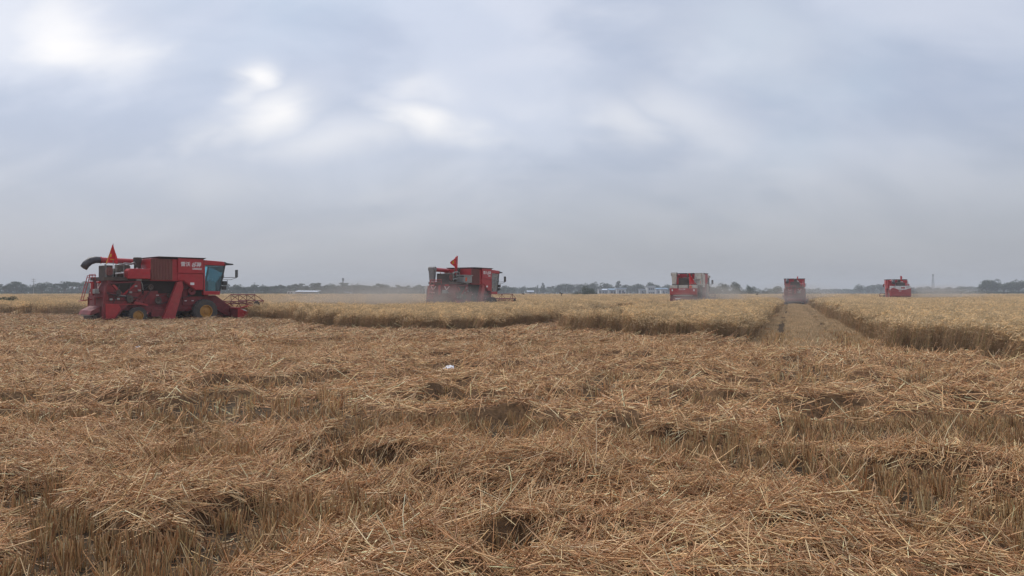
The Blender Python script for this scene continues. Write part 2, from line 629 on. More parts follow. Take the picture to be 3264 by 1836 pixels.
def cover(x, y):
    """thickness of the loose straw, 0 (bare stubble) .. 1 (deep windrow)"""
    wx = (fbm(x * 1.3, y * 1.3, 31, 3) - 0.5) * 0.9
    wy = (fbm(x * 1.3, y * 1.3, 37, 3) - 0.5) * 0.9
    c = 0.62 + 0.9 * (fbm(x * 0.45, y * 0.75, 3, 4) - 0.5) + 0.4 * (fbm(x * 1.7, y * 2.2, 8, 3) - 0.5)
    brk = sstep(0.34, 0.60, fbm(x * 1.1, y * 1.4, 43, 3))
    for pts, r in hollows:
        d = seg_dist(x + wx, y + wy, pts) / 1.12
        c = c - (0.42 + 0.85 * brk) * (1 - sstep(r * 0.35, r * 1.75, d))
    c = c - 0.9 * sstep(0.60, 0.72, fbm(x * 1.15, y * 1.5, 47, 3)) * (1 - 0.5 * sstep(10, 25, y))
    # lane behind the far combine: windrow along its middle, thin at both sides
    d4 = seg_dist(x, y, lane4)
    inl = (y > 20.5) & (d4 < 1.7)
    c = np.where(inl, 0.55 - 0.5 * sstep(0.40, 0.75, d4) + 0.25 * sstep(1.05, 1.3, d4) + 0.15 * (fbm(x * 2, y * 2, 14, 3) - 0.5), c)
    return np.clip(c, 0, 1)


def straw_h(x, y):
    c = cover(x, y)
    h = 0.02 * (fbm(x * 0.3, y * 0.3, 50, 2) - 0.5)
    far = 1.0 - 0.60 * sstep(14, 30, y)
    h = h + far * sstep(0.16, 0.56, c) * np.maximum(0.03, 0.12 + 0.55 * (fbm(x * 0.8, y * 1.25, 21, 4) - 0.42)) + 0.10 * sstep(0.2, 0.6, c) * (fbm(x * 4, y * 4, 23, 3) - 0.5)
    return np.where(c < 0.1, -0.03, h)


# ------------------------------------------------------------------ mesh from arrays
def mesh_from_arrays(name, V, Q, colr=None, mat=None):
    me = bpy.data.meshes.new(name)
    nv, nq, k = len(V), len(Q), Q.shape[1]
    me.vertices.add(nv)
    me.vertices.foreach_set('co', V.astype(np.float32).ravel())
    me.loops.add(nq * k)
    me.loops.foreach_set('vertex_index', Q.astype(np.int32).ravel())
    me.polygons.add(nq)
    me.polygons.foreach_set('loop_start', np.arange(0, nq * k, k, dtype=np.int32))
    me.update(calc_edges=True)
    if colr is not None:
        a = me.attributes.new('col', 'FLOAT_COLOR', 'POINT')
        c4 = np.ones((nv, 4), np.float32)
        c4[:, :3] = colr
        a.data.foreach_set('color', c4.ravel())
    if mat:
        me.materials.append(mat)
    return me


def stalks(P, az, pitch, length, rad, bend, colr, radprof, droop=None, sides=3):
    """n stalks as thin tapered prisms. P (n,3) start, az/pitch direction, bend sideways, radprof per ring"""
    n = len(P)
    rings = len(radprof)
    t = np.linspace(0, 1, rings)
    d = np.stack([np.cos(az) * np.cos(pitch), np.sin(az) * np.cos(pitch), np.sin(pitch)], 1)
    s = np.stack([-np.sin(az), np.cos(az), np.zeros(n)], 1)
    w = np.cross(d, s)
    ctr = P[:, None, :] + d[:, None, :] * (length[:, None] * t[None, :])[..., None] + s[:, None, :] * (bend[:, None] * (t * t)[None, :])[..., None]
    if droop is not None:
        ctr[:, :, 2] -= (droop[:, None] * (t * t)[None, :])
    ph = RNG.random(n) * 6.28
    V = np.empty((n, rings, sides, 3))
    for k in range(sides):
        an = ph + 2 * np.pi * k / sides
        off = s * np.cos(an)[:, None] + w * np.sin(an)[:, None]
        V[:, :, k, :] = ctr + off[:, None, :] * (rad[:, None] * np.asarray(radprof)[None, :])[..., None]
    base = (np.arange(n) * rings * sides)[:, None, None]
    i = np.arange(rings - 1)[None, :, None]
    k = np.arange(sides)[None, None, :]
    k2 = (k + 1) % sides
    a = base + i * sides + k
    b = base + i * sides + k2
    c = base + (i + 1) * sides + k2
    e = base + (i + 1) * sides + k
    Q = np.stack([a, b, c, e], -1).reshape(-1, 4)
    C = np.repeat(colr, rings * sides, axis=0)
    return V.reshape(-1, 3), Q, C


def join_arrays(parts):
    Vs, Qs, Cs, o = [], [], [], 0
    for V, Q, C in parts:
        Vs.append(V)
        Qs.append(Q + o)
        Cs.append(C)
        o += len(V)
    return np.concatenate(Vs), np.concatenate(Qs), np.concatenate(Cs)


PAL = np.array([(0.64, 0.46, 0.27), (0.54, 0.355, 0.195), (0.46, 0.275, 0.145), (0.38, 0.212, 0.108), (0.27, 0.150, 0.078), (0.72, 0.57, 0.38), (0.45, 0.345, 0.195)]) * np.array([1.08, 1.01, 0.91])


def straw_cols(n, weights=(0.19, 0.21, 0.20, 0.17, 0.10, 0.07, 0.06)):
    c = PAL[RNG.choice(len(PAL), n, p=np.array(weights) / sum(weights))]
    return np.minimum(0.85, c * RNG.uniform(0.58, 1.46, (n, 1)) * RNG.uniform(0.96, 1.04, (n, 3)))


# ------------------------------------------------------------------ ground
def build_ground():
    m = bpy.data.materials.new('soil')
    m.use_nodes = True
    nt = m.node_tree
    L = nt.links.new
    b = nt.nodes['Principled BSDF']
    b.inputs['Roughness'].default_value = 1.0
    b.inputs['Specular IOR Level'].default_value = 0.05
    tc = nt.nodes.new('ShaderNodeTexCoord')
    n = nt.nodes.new('ShaderNodeTexNoise')
    n.inputs['Scale'].default_value = 5
    n.inputs['Detail'].default_value = 8
    L(tc.outputs['Object'], n.inputs[0])
    cr = nt.nodes.new('ShaderNodeValToRGB')
    cr.color_ramp.elements[0].position = 0.3
    cr.color_ramp.elements[0].color = (0.040, 0.030, 0.021, 1)
    cr.color_ramp.elements[1].position = 0.72
    cr.color_ramp.elements[1].color = (0.115, 0.080, 0.050, 1)
    L(n.outputs[0], cr.inputs[0])
    L(cr.outputs[0], b.inputs['Base Color'])
    bp = nt.nodes.new('ShaderNodeBump')
    bp.inputs['Distance'].default_value = 0.05
    L(n.outputs[0], bp.inputs['Height'])
    L(bp.outputs[0], b.inputs['Normal'])
    o = MB().add([(-1480, -200, 0), (1480, -200, 0), (1480, 1480, 0), (-1480, 1480, 0)], [(0, 1, 2, 3)]).build('ground', m)
    tag(o, 'bare brown soil of the flat field', kind='structure')


build_ground()


def build_shaded_straw_mat():
    m = mat_basic('shaded_straw', (0.15, 0.090, 0.048), 0.95, spec=0.1, var=0.45, nscale=22, bump=0.5, stretch=(0.7, 1.6, 1))  # brown darkened to paint in the shade between the stalks
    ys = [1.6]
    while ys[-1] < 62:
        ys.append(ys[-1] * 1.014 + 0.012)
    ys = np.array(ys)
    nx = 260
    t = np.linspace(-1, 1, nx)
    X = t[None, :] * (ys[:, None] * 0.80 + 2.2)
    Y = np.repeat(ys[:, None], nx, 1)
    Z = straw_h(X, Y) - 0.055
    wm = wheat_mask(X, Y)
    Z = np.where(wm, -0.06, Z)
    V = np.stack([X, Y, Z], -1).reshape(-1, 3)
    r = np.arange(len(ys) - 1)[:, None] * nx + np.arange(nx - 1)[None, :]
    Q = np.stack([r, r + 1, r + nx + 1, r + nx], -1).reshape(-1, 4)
    me = mesh_from_arrays('shaded_straw_mat', V, Q, mat=m)
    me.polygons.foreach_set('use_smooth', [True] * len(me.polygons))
    o = bpy.data.objects.new('shaded_straw_mat', me)
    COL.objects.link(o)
    tag(o, 'matted straw under the loose stalks, coloured dark for the shade between them', 'straw', kind='stuff')


build_shaded_straw_mat()


def sample_area(n, y0, y1, k=0.76, m=1.3):
    Y = np.sqrt(RNG.uniform(y0 * y0, y1 * y1, n))
    X = RNG.uniform(-1, 1, n) * (Y * k + m)
    return X, Y


def straw_dirs(X, Y):
    flow = (fbm(X * 0.55, Y * 0.55, 61, 3) - 0.5) * 4.6 + 0.25
    n = len(X)
    az = flow + RNG.normal(0, 0.62, n)
    wild = RNG.random(n) < 0.22
    az = np.where(wild, RNG.uniform(0, 6.28, n), az)
    return az + np.pi * (RNG.random(n) < 0.5)


def loose_straw(name, n, y0, y1, lmin, lmax, rad, label, rings, lift=0.055):
    X, Y = sample_area(n, y0, y1)
    keep = ~wheat_mask(X, Y)
    c = cover(X, Y)
    keep &= RNG.random(n) < np.clip(0.09 + c * 1.6, 0, 1)
    X, Y, c = X[keep], Y[keep], c[keep]
    n = len(X)
    az = straw_dirs(X, Y)
    ln = RNG.uniform(lmin, lmax, n) * RNG.choice([0.22, 0.5, 0.8, 1.0, 1.25], n)
    h0 = np.maximum(straw_h(X, Y), 0.004)
    e = 0.09
    h1 = np.maximum(straw_h(X + np.cos(az) * e, Y + np.sin(az) * e), 0.004)
    slope = np.arctan2(h1 - h0, e)
    pitch = slope * 0.85 + RNG.normal(0, 0.19, n)
    up = RNG.random(n) < 0.07
    pitch = np.where(up, RNG.uniform(0.3, 1.1, n), pitch)
    z = h0 - 0.012 + RNG.random(n) ** 1.7 * lift * (0.35 + c)
    P = np.stack([X, Y, z], 1)
    # start half a stalk back so that stalks are centred
    P[:, 0] -= np.cos(az) * np.cos(pitch) * ln / 2
    P[:, 1] -= np.sin(az) * np.cos(pitch) * ln / 2
    P[:, 2] -= np.where(up, 0.0, np.sin(pitch) * ln / 2)
    bend = RNG.normal(0, 0.17, n) * ln
    prof = [1.0, 1.0, 0.8] if rings == 3 else [1.0, 0.85]
    V, Q, C = stalks(P, az, pitch, ln, RNG.uniform(0.75, 1.3, n) * rad, bend, straw_cols(n), prof, droop=RNG.normal(0.0, 0.05, n) * ln)
    o = bpy.data.objects.new(name, mesh_from_arrays(name, V, Q, C, M['straw']))
    COL.objects.link(o)
    tag(o, label, 'straw', kind='stuff')
    return n


loose_straw('loose_straw', 165000, 2.4, 8.5, 0.10, 0.33, 0.0028, 'loose cut straw stalks strewn thickly over the foreground stubble', 3)
loose_straw('loose_straw', 150000, 8.5, 24, 0.16, 0.40, 0.0050, 'loose cut straw between the foreground and the edge of standing wheat', 2, 0.07)


def stubble(name, y0, y1, clumps, per, rad, label):
    X, Y = sample_area(clumps, y0, y1)
    # drilled rows, 0.2 m apart, running away from the road
    a = math.radians(70)
    u = X * math.cos(a) + Y * math.sin(a)
    v = -X * math.sin(a) + Y * math.cos(a)
    v = np.round(v / 0.19) * 0.19 + RNG.normal(0, 0.022, len(v))
    X = u * math.cos(a) - v * math.sin(a)
    Y = u * math.sin(a) + v * math.cos(a)
    c = cover(X, Y)
    pk = (0.12 + 0.88 * (fbm(X * 2.6, Y * 2.6, 71, 2) > 0.43)) * np.where(c < 0.42, 1.0, np.where(c < 0.6, 0.35, 0.07))
    keep = ~wheat_mask(X, Y) & (RNG.random(len(X)) < pk)
    X, Y = X[keep], Y[keep]
    X = np.repeat(X, per)
    Y = np.repeat(Y, per)
    n = len(X)
    th = RNG.uniform(0, 6.28, n)
    r = 0.035 * np.sqrt(RNG.random(n))
    P = np.stack([X + r * np.cos(th), Y + r * np.sin(th), np.zeros(n)], 1)
    az = th + RNG.normal(0, 0.6, n)
    lean = fbm(P[:, 0] * 1.1, P[:, 1] * 1.1, 77, 2)
    pitch = np.pi / 2 - np.abs(RNG.normal(0.10, 0.12, n)) - np.clip(lean - 0.55, 0, 1) * 2.2
    hh = 0.07 + 0.20 * fbm(P[:, 0] * 2.1, P[:, 1] * 2.1, 79, 3)
    ln = hh * RNG.uniform(0.8, 1.15, n)
    cols = straw_cols(n, (0.20, 0.22, 0.16, 0.10, 0.06, 0.06, 0.24)) * np.array([1.02, 1.0, 0.96])
    V, Q, C = stalks(P, az, pitch, ln, RNG.uniform(0.8, 1.3, n) * rad, RNG.normal(0, 0.02, n), cols, [1.0, 0.9])
    o = bpy.data.objects.new(name, mesh_from_arrays(name, V, Q, C, M['straw']))
    COL.objects.link(o)
    tag(o, label, 'stubble', kind='stuff')


stubble('stubble', 2.4, 9.5, 7500, 11, 0.0030, 'upright cut stubble stems in the hollows between the nearest straw')
stubble('stubble', 9.5, 30, 14000, 7, 0.0055, 'upright cut stubble stems farther out towards the standing wheat')


# ------------------------------------------------------------------ instanced stands (wheat, far straw)
def make_instancer(name, pts, rot, scl, idx, protos, label, cat):
    me = bpy.data.meshes.new(name)
    n = len(pts)
    me.vertices.add(n)
    me.vertices.foreach_set('co', np.asarray(pts, np.float32).ravel())
    a = me.attributes.new('rot', 'FLOAT_VECTOR', 'POINT')
    a.data.foreach_set('vector', np.asarray(rot, np.float32).ravel())
    a = me.attributes.new('scl', 'FLOAT_VECTOR', 'POINT')
    a.data.foreach_set('vector', np.asarray(scl, np.float32).ravel())
    a = me.attributes.new('idx', 'INT', 'POINT')
    a.data.foreach_set('value', np.asarray(idx, np.int32))
    me.update()
    o = bpy.data.objects.new(name, me)
    COL.objects.link(o)
    g = bpy.data.node_groups.new(name, 'GeometryNodeTree')
    g.interface.new_socket('Geometry', in_out='INPUT', socket_type='NodeSocketGeometry')
    g.interface.new_socket('Geometry', in_out='OUTPUT', socket_type='NodeSocketGeometry')
    gi = g.nodes.new('NodeGroupInput')
    go = g.nodes.new('NodeGroupOutput')
    mp = g.nodes.new('GeometryNodeMeshToPoints')
    iop = g.nodes.new('GeometryNodeInstanceOnPoints')
    iop.inputs['Pick Instance'].default_value = True
    jn = g.nodes.new('GeometryNodeJoinGeometry')
    for p in protos:
        oi = g.nodes.new('GeometryNodeObjectInfo')
        oi.inputs['Object'].default_value = p
        oi.inputs['As Instance'].default_value = True
        g.links.new(oi.outputs['Geometry'], jn.inputs[0])

    def attr(nm, typ):
        q = g.nodes.new('GeometryNodeInputNamedAttribute')
        q.data_type = typ
        q.inputs['Name'].default_value = nm
        return q.outputs['Attribute']
    g.links.new(gi.outputs[0], mp.inputs[0])
    g.links.new(mp.outputs[0], iop.inputs['Points'])
    g.links.new(jn.outputs[0], iop.inputs['Instance'])
    g.links.new(attr('idx', 'INT'), iop.inputs['Instance Index'])
    g.links.new(attr('rot', 'FLOAT_VECTOR'), iop.inputs['Rotation'])
    g.links.new(attr('scl', 'FLOAT_VECTOR'), iop.inputs['Scale'])
    g.links.new(iop.outputs[0], go.inputs[0])
    md = o.modifiers.new('stand', 'NODES')
    md.node_group = g
    tag(o, label, cat, kind='stuff')
    return o


def proto(name, arrays, mat):
    V, Q, C = arrays
    return bpy.data.objects.new(name, mesh_from_arrays(name, V, Q, C, mat))      # not linked: only a source for the stands


def wheat_patch(size, n, rs, leaves=True):
    """a tuft of ripe wheat: stems, drooping ears leaning with the wind (+x), dry leaves"""
    X, Y = RNG.uniform(-size / 2, size / 2, (2, n))
    P = np.stack([X, Y, np.zeros(n)], 1)
    az = RNG.normal(0.1, 0.7, n)
    pitch = np.pi / 2 - np.abs(RNG.normal(0.12, 0.08, n))
    ln = RNG.normal(0.66, 0.045, n)
    stem_c = np.array([(0.60, 0.42, 0.25)]) * RNG.uniform(0.65, 1.2, (n, 1)) * np.array([1, 1, 1.0])
    green = RNG.random(n) < 0.12
    stem_c = np.where(green[:, None], stem_c * np.array([0.85, 1.05, 0.8]), stem_c)
    parts = [stalks(P, az, pitch, ln, np.full(n, 0.0022 * rs), np.zeros(n), stem_c, [1.2, 1.0, 0.8])]
    tip = P + np.stack([np.cos(az) * np.cos(pitch), np.sin(az) * np.cos(pitch), np.sin(pitch)], 1) * ln[:, None]
    ea = RNG.normal(0.05, 0.6, n)
    ep = RNG.normal(0.35, 0.45, n)
    ear_c = np.array([(0.85, 0.68, 0.43)]) * RNG.uniform(0.72, 1.18, (n, 1))
    el = RNG.uniform(0.07, 0.10, n) * (1 + 0.18 * (rs - 1))
    parts.append(stalks(tip, ea, ep, el, np.full(n, 0.0065 * (0.5 + 0.5 * rs)), np.zeros(n), ear_c, [0.45, 1.0, 0.95, 0.2], droop=np.full(n, 0.02), sides=4))
    # awns
    k = n
    parts.append(stalks(tip + np.stack([np.cos(ea) * el, np.sin(ea) * el, np.sin(ep) * el * 0.5], 1) * 0.6, ea + RNG.normal(0, .3, k), ep + RNG.normal(0.1, .3, k), np.full(k, 0.07), np.full(k, 0.0016 * rs),
                        np.zeros(k), ear_c * 1.1, [1.0, 0.3]))
    if leaves:
        m = n
        Pl = P[RNG.integers(0, n, m)].copy()
        Pl[:, 2] = RNG.uniform(0.12, 0.5, m)
        parts.append(stalks(Pl, RNG.uniform(0, 6.28, m), RNG.uniform(0.2, 1.2, m), RNG.uniform(0.12, 0.24, m), np.full(m, 0.0034 * rs), np.zeros(m),
                            np.array([(0.64, 0.46, 0.275)]) * RNG.uniform(0.6, 1.2, (m, 1)), [0.8, 1.0, 0.2], droop=RNG.uniform(0.02, 0.14, m)))
    return join_arrays(parts)


near_w = [proto('wheat_tuft', wheat_patch(0.42, 52, 1.5), M['wheat']) for _ in range(5)]
mid_w = [proto('wheat_tuft', wheat_patch(1.0, 130, 2.6), M['wheat']) for _ in range(4)]
far_w = [proto('wheat_tuft', wheat_patch(3.0, 260, 6.0, False), M['wheat']) for _ in range(3)]


def grid_points(y0, y1, cell, k=0.80, m=3.0, inset=0.0, keep=1.0, jit=0.5):
    xs = np.arange(-(y1 * k + m), y1 * k + m, cell)
    ys = np.arange(y0, y1, cell)
    X, Y = np.meshgrid(xs, ys)
    X = X.ravel() + RNG.uniform(-jit, jit, X.size) * cell
    Y = Y.ravel() + RNG.uniform(-jit, jit, Y.size) * cell
    ok = (np.abs(X) < Y * k + m)
    X, Y = X[ok], Y[ok]
    ok = wheat_mask(X, Y, inset) & (RNG.random(len(X)) < keep)
    return X[ok], Y[ok]


def hfac(X, Y):
    return 1.24 + 0.30 * (fbm(X * 0.25, Y * 0.25, 91, 4) - 0.5) + 0.28 * (fbm(X * 1.4, Y * 1.4, 95, 3) - 0.5)


def stand(name, X, Y, protos, label, spread=1.0):
    n = len(X)
    edge = np.minimum(seg_dist(X, Y, wheat_front), np.minimum.reduce([seg_dist(X, Y, p) - w for p, w in LANES]))
    rag = np.where(edge < 0.7, RNG.uniform(0.80, 1.06, n), 1.0)
    hf = hfac(X, Y) * RNG.uniform(0.88, 1.09, n) * rag
    # wind leans whole patches
    lean = 0.10 + 0.35 * (fbm(X * 0.5, Y * 0.5, 99, 3) - 0.4)
    rot = np.stack([RNG.normal(0, 0.07, n) + np.where(edge < 0.7, RNG.normal(0.10, 0.16, n), 0), lean + np.where(edge < 0.7, RNG.normal(0, 0.14, n), 0), RNG.normal(0, 0.5, n)], 1)
    scl = np.stack([np.full(n, spread), np.full(n, spread), hf], 1)
    make_instancer(name, np.stack([X, Y, np.zeros(n)], 1), rot, scl, RNG.integers(0, len(protos), n), protos, label, 'wheat')


X, Y = grid_points(8, 46, 0.30)
stand('standing_wheat', X, Y, near_w, 'ripe standing wheat along the near edge of the uncut crop')
N_NEAR = len(X)
X, Y = grid_points(46, 135, 0.72)
stand('standing_wheat', X, Y, mid_w, 'ripe standing wheat around the working combines', 1.0)
X, Y = grid_points(135, 330, 2.1)
stand('standing_wheat', X, Y, far_w, 'ripe standing wheat reaching to the far trees', 1.0)


def build_canopy():
    """filler sheets for the dense stems inside the crop"""
    m = mat_basic('wheat_interior', (0.52, 0.385, 0.225), 0.95, spec=0.1, var=0.35, nscale=3.0, bump=0.6)

    def sheet(name, y0, y1, cell, hh, label):  # bumpy sheet added under the ears to block light through the wheat
        xs = np.arange(-(y1 * 0.82 + 4), y1 * 0.82 + 4 + cell, cell)
        ys = np.arange(y0, y1 + cell * 0.5, cell)
        X, Y = np.meshgrid(xs, ys)
        Z = hh * hfac(X, Y) + 0.10 * (vnoise(X * 5, Y * 5, 3) - 0.5)
        Z = np.where(wheat_mask(X, Y, 0.70), Z, -0.05)
        nx = len(xs)
        V = np.stack([X, Y, Z], -1).reshape(-1, 3)
        r = (np.arange(len(ys) - 1)[:, None] * nx + np.arange(nx - 1)[None, :]).ravel()
        Q = np.stack([r, r + 1, r + nx + 1, r + nx], -1)
        zz = V[Q][:, :, 2].max(1)
        yy = V[Q][:, :, 1].mean(1)
        xx = np.abs(V[Q][:, :, 0].mean(1))
        Q = Q[(zz > 0) & (xx < yy * 0.82 + 4)]
        used = np.unique(Q)
        mp = np.zeros(len(V), int)
        mp[used] = np.arange(len(used))
        me = mesh_from_arrays(name, V[used], mp[Q], mat=m)
        o = bpy.data.objects.new(name, me)
        COL.objects.link(o)
        tag(o, label, 'wheat', kind='stuff')
    sheet('wheat_filler', 8, 46, 0.30, 0.40, 'light blocking filler for the stems inside the near edge of the standing wheat')
    sheet('wheat_filler', 46, 136, 0.8, 0.50, 'light blocking filler for the stems inside the standing wheat around the combines')
    sheet('wheat_filler', 136, 332, 3.0, 0.58, 'light blocking filler for the stems inside the far standing wheat')


build_canopy()


def straw_patch(size, n, rad):
    X, Y = RNG.uniform(-size / 2, size / 2, (2, n))
    az = RNG.normal(0, 0.8, n)
    ln = RNG.uniform(0.18, 0.45, n)
    pitch = RNG.normal(0, 0.18, n)
    P = np.stack([X - np.cos(az) * ln / 2, Y - np.sin(az) * ln / 2, RNG.random(n) * 0.07], 1)
    a = stalks(P, az, pitch, ln, np.full(n, rad), RNG.normal(0, .1, n) * ln, straw_cols(n), [1, 0.85])
    k = n // 6
    th = RNG.uniform(0, 6.28, k)
    b = stalks(np.stack([RNG.uniform(-size / 2, size / 2, k), RNG.uniform(-size / 2, size / 2, k), np.full(k, -0.05)], 1), th, np.full(k, 1.3), RNG.uniform(0.1, 0.2, k), np.full(k, rad), np.zeros(k), straw_cols(k), [1, .9])
    return join_arrays([a, b])


far_s = [proto('straw_patch', straw_patch(1.1, 210, 0.0085), M['straw']) for _ in range(5)]


def lane_patch():
    # short pale stubble in lines along the lane with chopped straw blown over it
    k = 150
    x, y = RNG.uniform(-0.55, 0.55, (2, k))
    y = np.round(y / 0.18) * 0.18 + RNG.normal(0, 0.02, k)
    pale = np.array([(0.62, 0.44, 0.25)]) * RNG.uniform(0.75, 1.2, (k, 1))
    a = stalks(np.stack([x, y, np.full(k, -0.02)], 1), RNG.uniform(0, 6.28, k), np.full(k, 1.35), RNG.uniform(0.07, 0.14, k), np.full(k, 0.009), np.zeros(k), pale, [1, .9])
    k = 150
    x, y = RNG.uniform(-0.55, 0.55, (2, k))
    az = RNG.normal(0, 0.35, k)
    b = stalks(np.stack([x, y, RNG.random(k) * 0.05], 1), az, RNG.normal(0, 0.12, k), RNG.uniform(0.12, 0.35, k), np.full(k, 0.0085), np.zeros(k), np.array([(0.66, 0.475, 0.275)]) * RNG.uniform(0.6, 1.2, (k, 1)), [1, .85])
    return join_arrays([a, b])


far_s += [proto('lane_patch', lane_patch(), M['straw']) for _ in range(3)]
X, Y = np.meshgrid(np.arange(-60, 60, 0.62), np.arange(23, 112, 0.62))
X = X.ravel() + RNG.uniform(-.3, .3, X.size)
Y = Y.ravel() + RNG.uniform(-.3, .3, Y.size)
ok = (np.abs(X) < Y * 0.8 + 3) & ~wheat_mask(X, Y)
X, Y = X[ok], Y[ok]
c = cover(X, Y)
lane = seg_dist(X, Y, lane4) < 1.98
ok = (c > 0.22) & ~lane
X, Y = X[ok], Y[ok]
hz = np.maximum(straw_h(X, Y), 0.0)
(l0x, l0y), (l1x, l1y) = lane4
ll = math.hypot(l1x - l0x, l1y - l0y)
lux, luy = (l1x - l0x) / ll, (l1y - l0y) / ll
A, B = np.meshgrid(np.arange(-1.5, ll - 6, 0.40), np.arange(-1.9, 1.91, 0.27))
A = A.ravel() + RNG.uniform(-.16, .16, A.size)
B = B.ravel() + RNG.uniform(-.07, .07, B.size)
wander = 0.06 * np.sin(A * 0.35)
keep = (np.abs(np.abs(B + wander) - 0.95) > 0.36) | (RNG.random(len(B)) < 0.10)
A, B = A[keep], B[keep]
LX, LY = l0x + lux * A - luy * B, l0y + luy * A + lux * B
keep = ~wheat_mask(LX, LY)
LX, LY, B = LX[keep], LY[keep], B[keep]
X, Y = np.concatenate([X, LX]), np.concatenate([Y, LY])
hz = np.concatenate([hz, 0.10 * np.exp(-(B / 0.5) ** 2)])
lane = np.concatenate([np.zeros(len(X) - len(LX), bool), np.ones(len(LX), bool)])
n = len(X)
pick = np.where(lane, RNG.integers(0, 3, n), RNG.integers(3, 8, n))      # the join lists its sources last first
rz = np.where(lane, math.radians(70) + RNG.normal(0, 0.10, n), RNG.normal(0.1, 0.9, n))
make_instancer('windrow_straw', np.stack([X, Y, hz], 1), np.stack([RNG.normal(0, .1, n), RNG.normal(0, .1, n), rz], 1), np.ones((n, 3)) * RNG.uniform(0.85, 1.2, (n, 1)) * np.where(lane, 0.42, 1.0)[:, None] ** np.array([[1, 1, 0]]), pick, far_s,
               'loose straw left in rows by the combines on the cut ground beyond the foreground', 'straw')

# ------------------------------------------------------------------ combines
def text_mesh(body, size, mat, parent, name='lettering', shear=0.0, bold=0.0):
    cu = bpy.data.curves.new('t', 'FONT')
    cu.body = body
    cu.size = size
    cu.align_x = 'CENTER'
    cu.align_y = 'CENTER'
    cu.shear = shear
    cu.offset = bold
    cu.extrude = 0.002
    cu.resolution_u = 2
    to = bpy.data.objects.new('t', cu)
    COL.objects.link(to)
    bpy.context.view_layer.update()
    me = bpy.data.meshes.new_from_object(to)
    bpy.data.objects.remove(to)
    me.materials.clear()
    me.materials.append(mat)
    o = bpy.data.objects.new(name, me)
    COL.objects.link(o)
    o.parent = parent
    return o


def wheel(parent, x, y, z, R, W, rimr, name='wheel'):
    s = 1 if y > 0 else -1
    e = bpy.data.objects.new(name, None)
    COL.objects.link(e)
    e.parent = parent
    e.location = (x * MB.XW, y, z)
    keep_xw, MB.XW = MB.XW, 1.0
    ty = MB().lathe_y([(rimr, -W / 2), (R * 0.93, -W / 2), (R, -W * 0.34), (R, W * 0.34), (R * 0.93, W / 2), (rimr, W / 2)], n=32)
    nl = 22
    for k in range(nl):
        for sd_ in (-1, 1):
            a = 2 * math.pi * (k + (0.5 if sd_ > 0 else 0)) / nl
            d = 0.10
            pr = []
            for (aa, yy) in ((a, sd_ * 0.02), (a + d, sd_ * W * 0.48), (a + d + 0.07, sd_ * W * 0.48), (a + 0.08, sd_ * 0.02)):
                for rr in (R * 0.96, R + 0.03):
                    pr.append((rr * math.cos(aa), yy, rr * math.sin(aa)))
            ty.add(pr, [(1, 3, 5, 7), (0, 2, 3, 1), (2, 4, 5, 3), (4, 6, 7, 5), (6, 0, 1, 7)])
    ty.build('tyre', M['rubber'], e)
    o = s * W / 2
    rm = MB().lathe_y([(rimr, -W * 0.5), (rimr, W * 0.5), (rimr * 0.9, W * 0.5), (rimr * 0.82, o * 0.5 + 0.01), (rimr * 0.3, o * 0.62), (0.01, o * 0.66), (0.01, o * 0.5), (rimr * 0.84, o * 0.3), (rimr * 0.9, -W * 0.5)], n=28)
    rm.build('rim', M['yellow'], e)
    hb = MB().lathe_y([(0.01, o * 0.6), (rimr * 0.34, o * 0.6), (rimr * 0.30, o * 0.95), (0.01, o)], n=14)
    for k in range(8):
        a = 2 * math.pi * k / 8
        hb.tube([(rimr * 0.24 * math.cos(a), o * 0.6, rimr * 0.24 * math.sin(a)), (rimr * 0.24 * math.cos(a), o * 1.02, rimr * 0.24 * math.sin(a))], 0.018, 6)
    hb.build('hub', M['yellow'], e)
    MB.XW = keep_xw
    return e


XWARP = 0.87


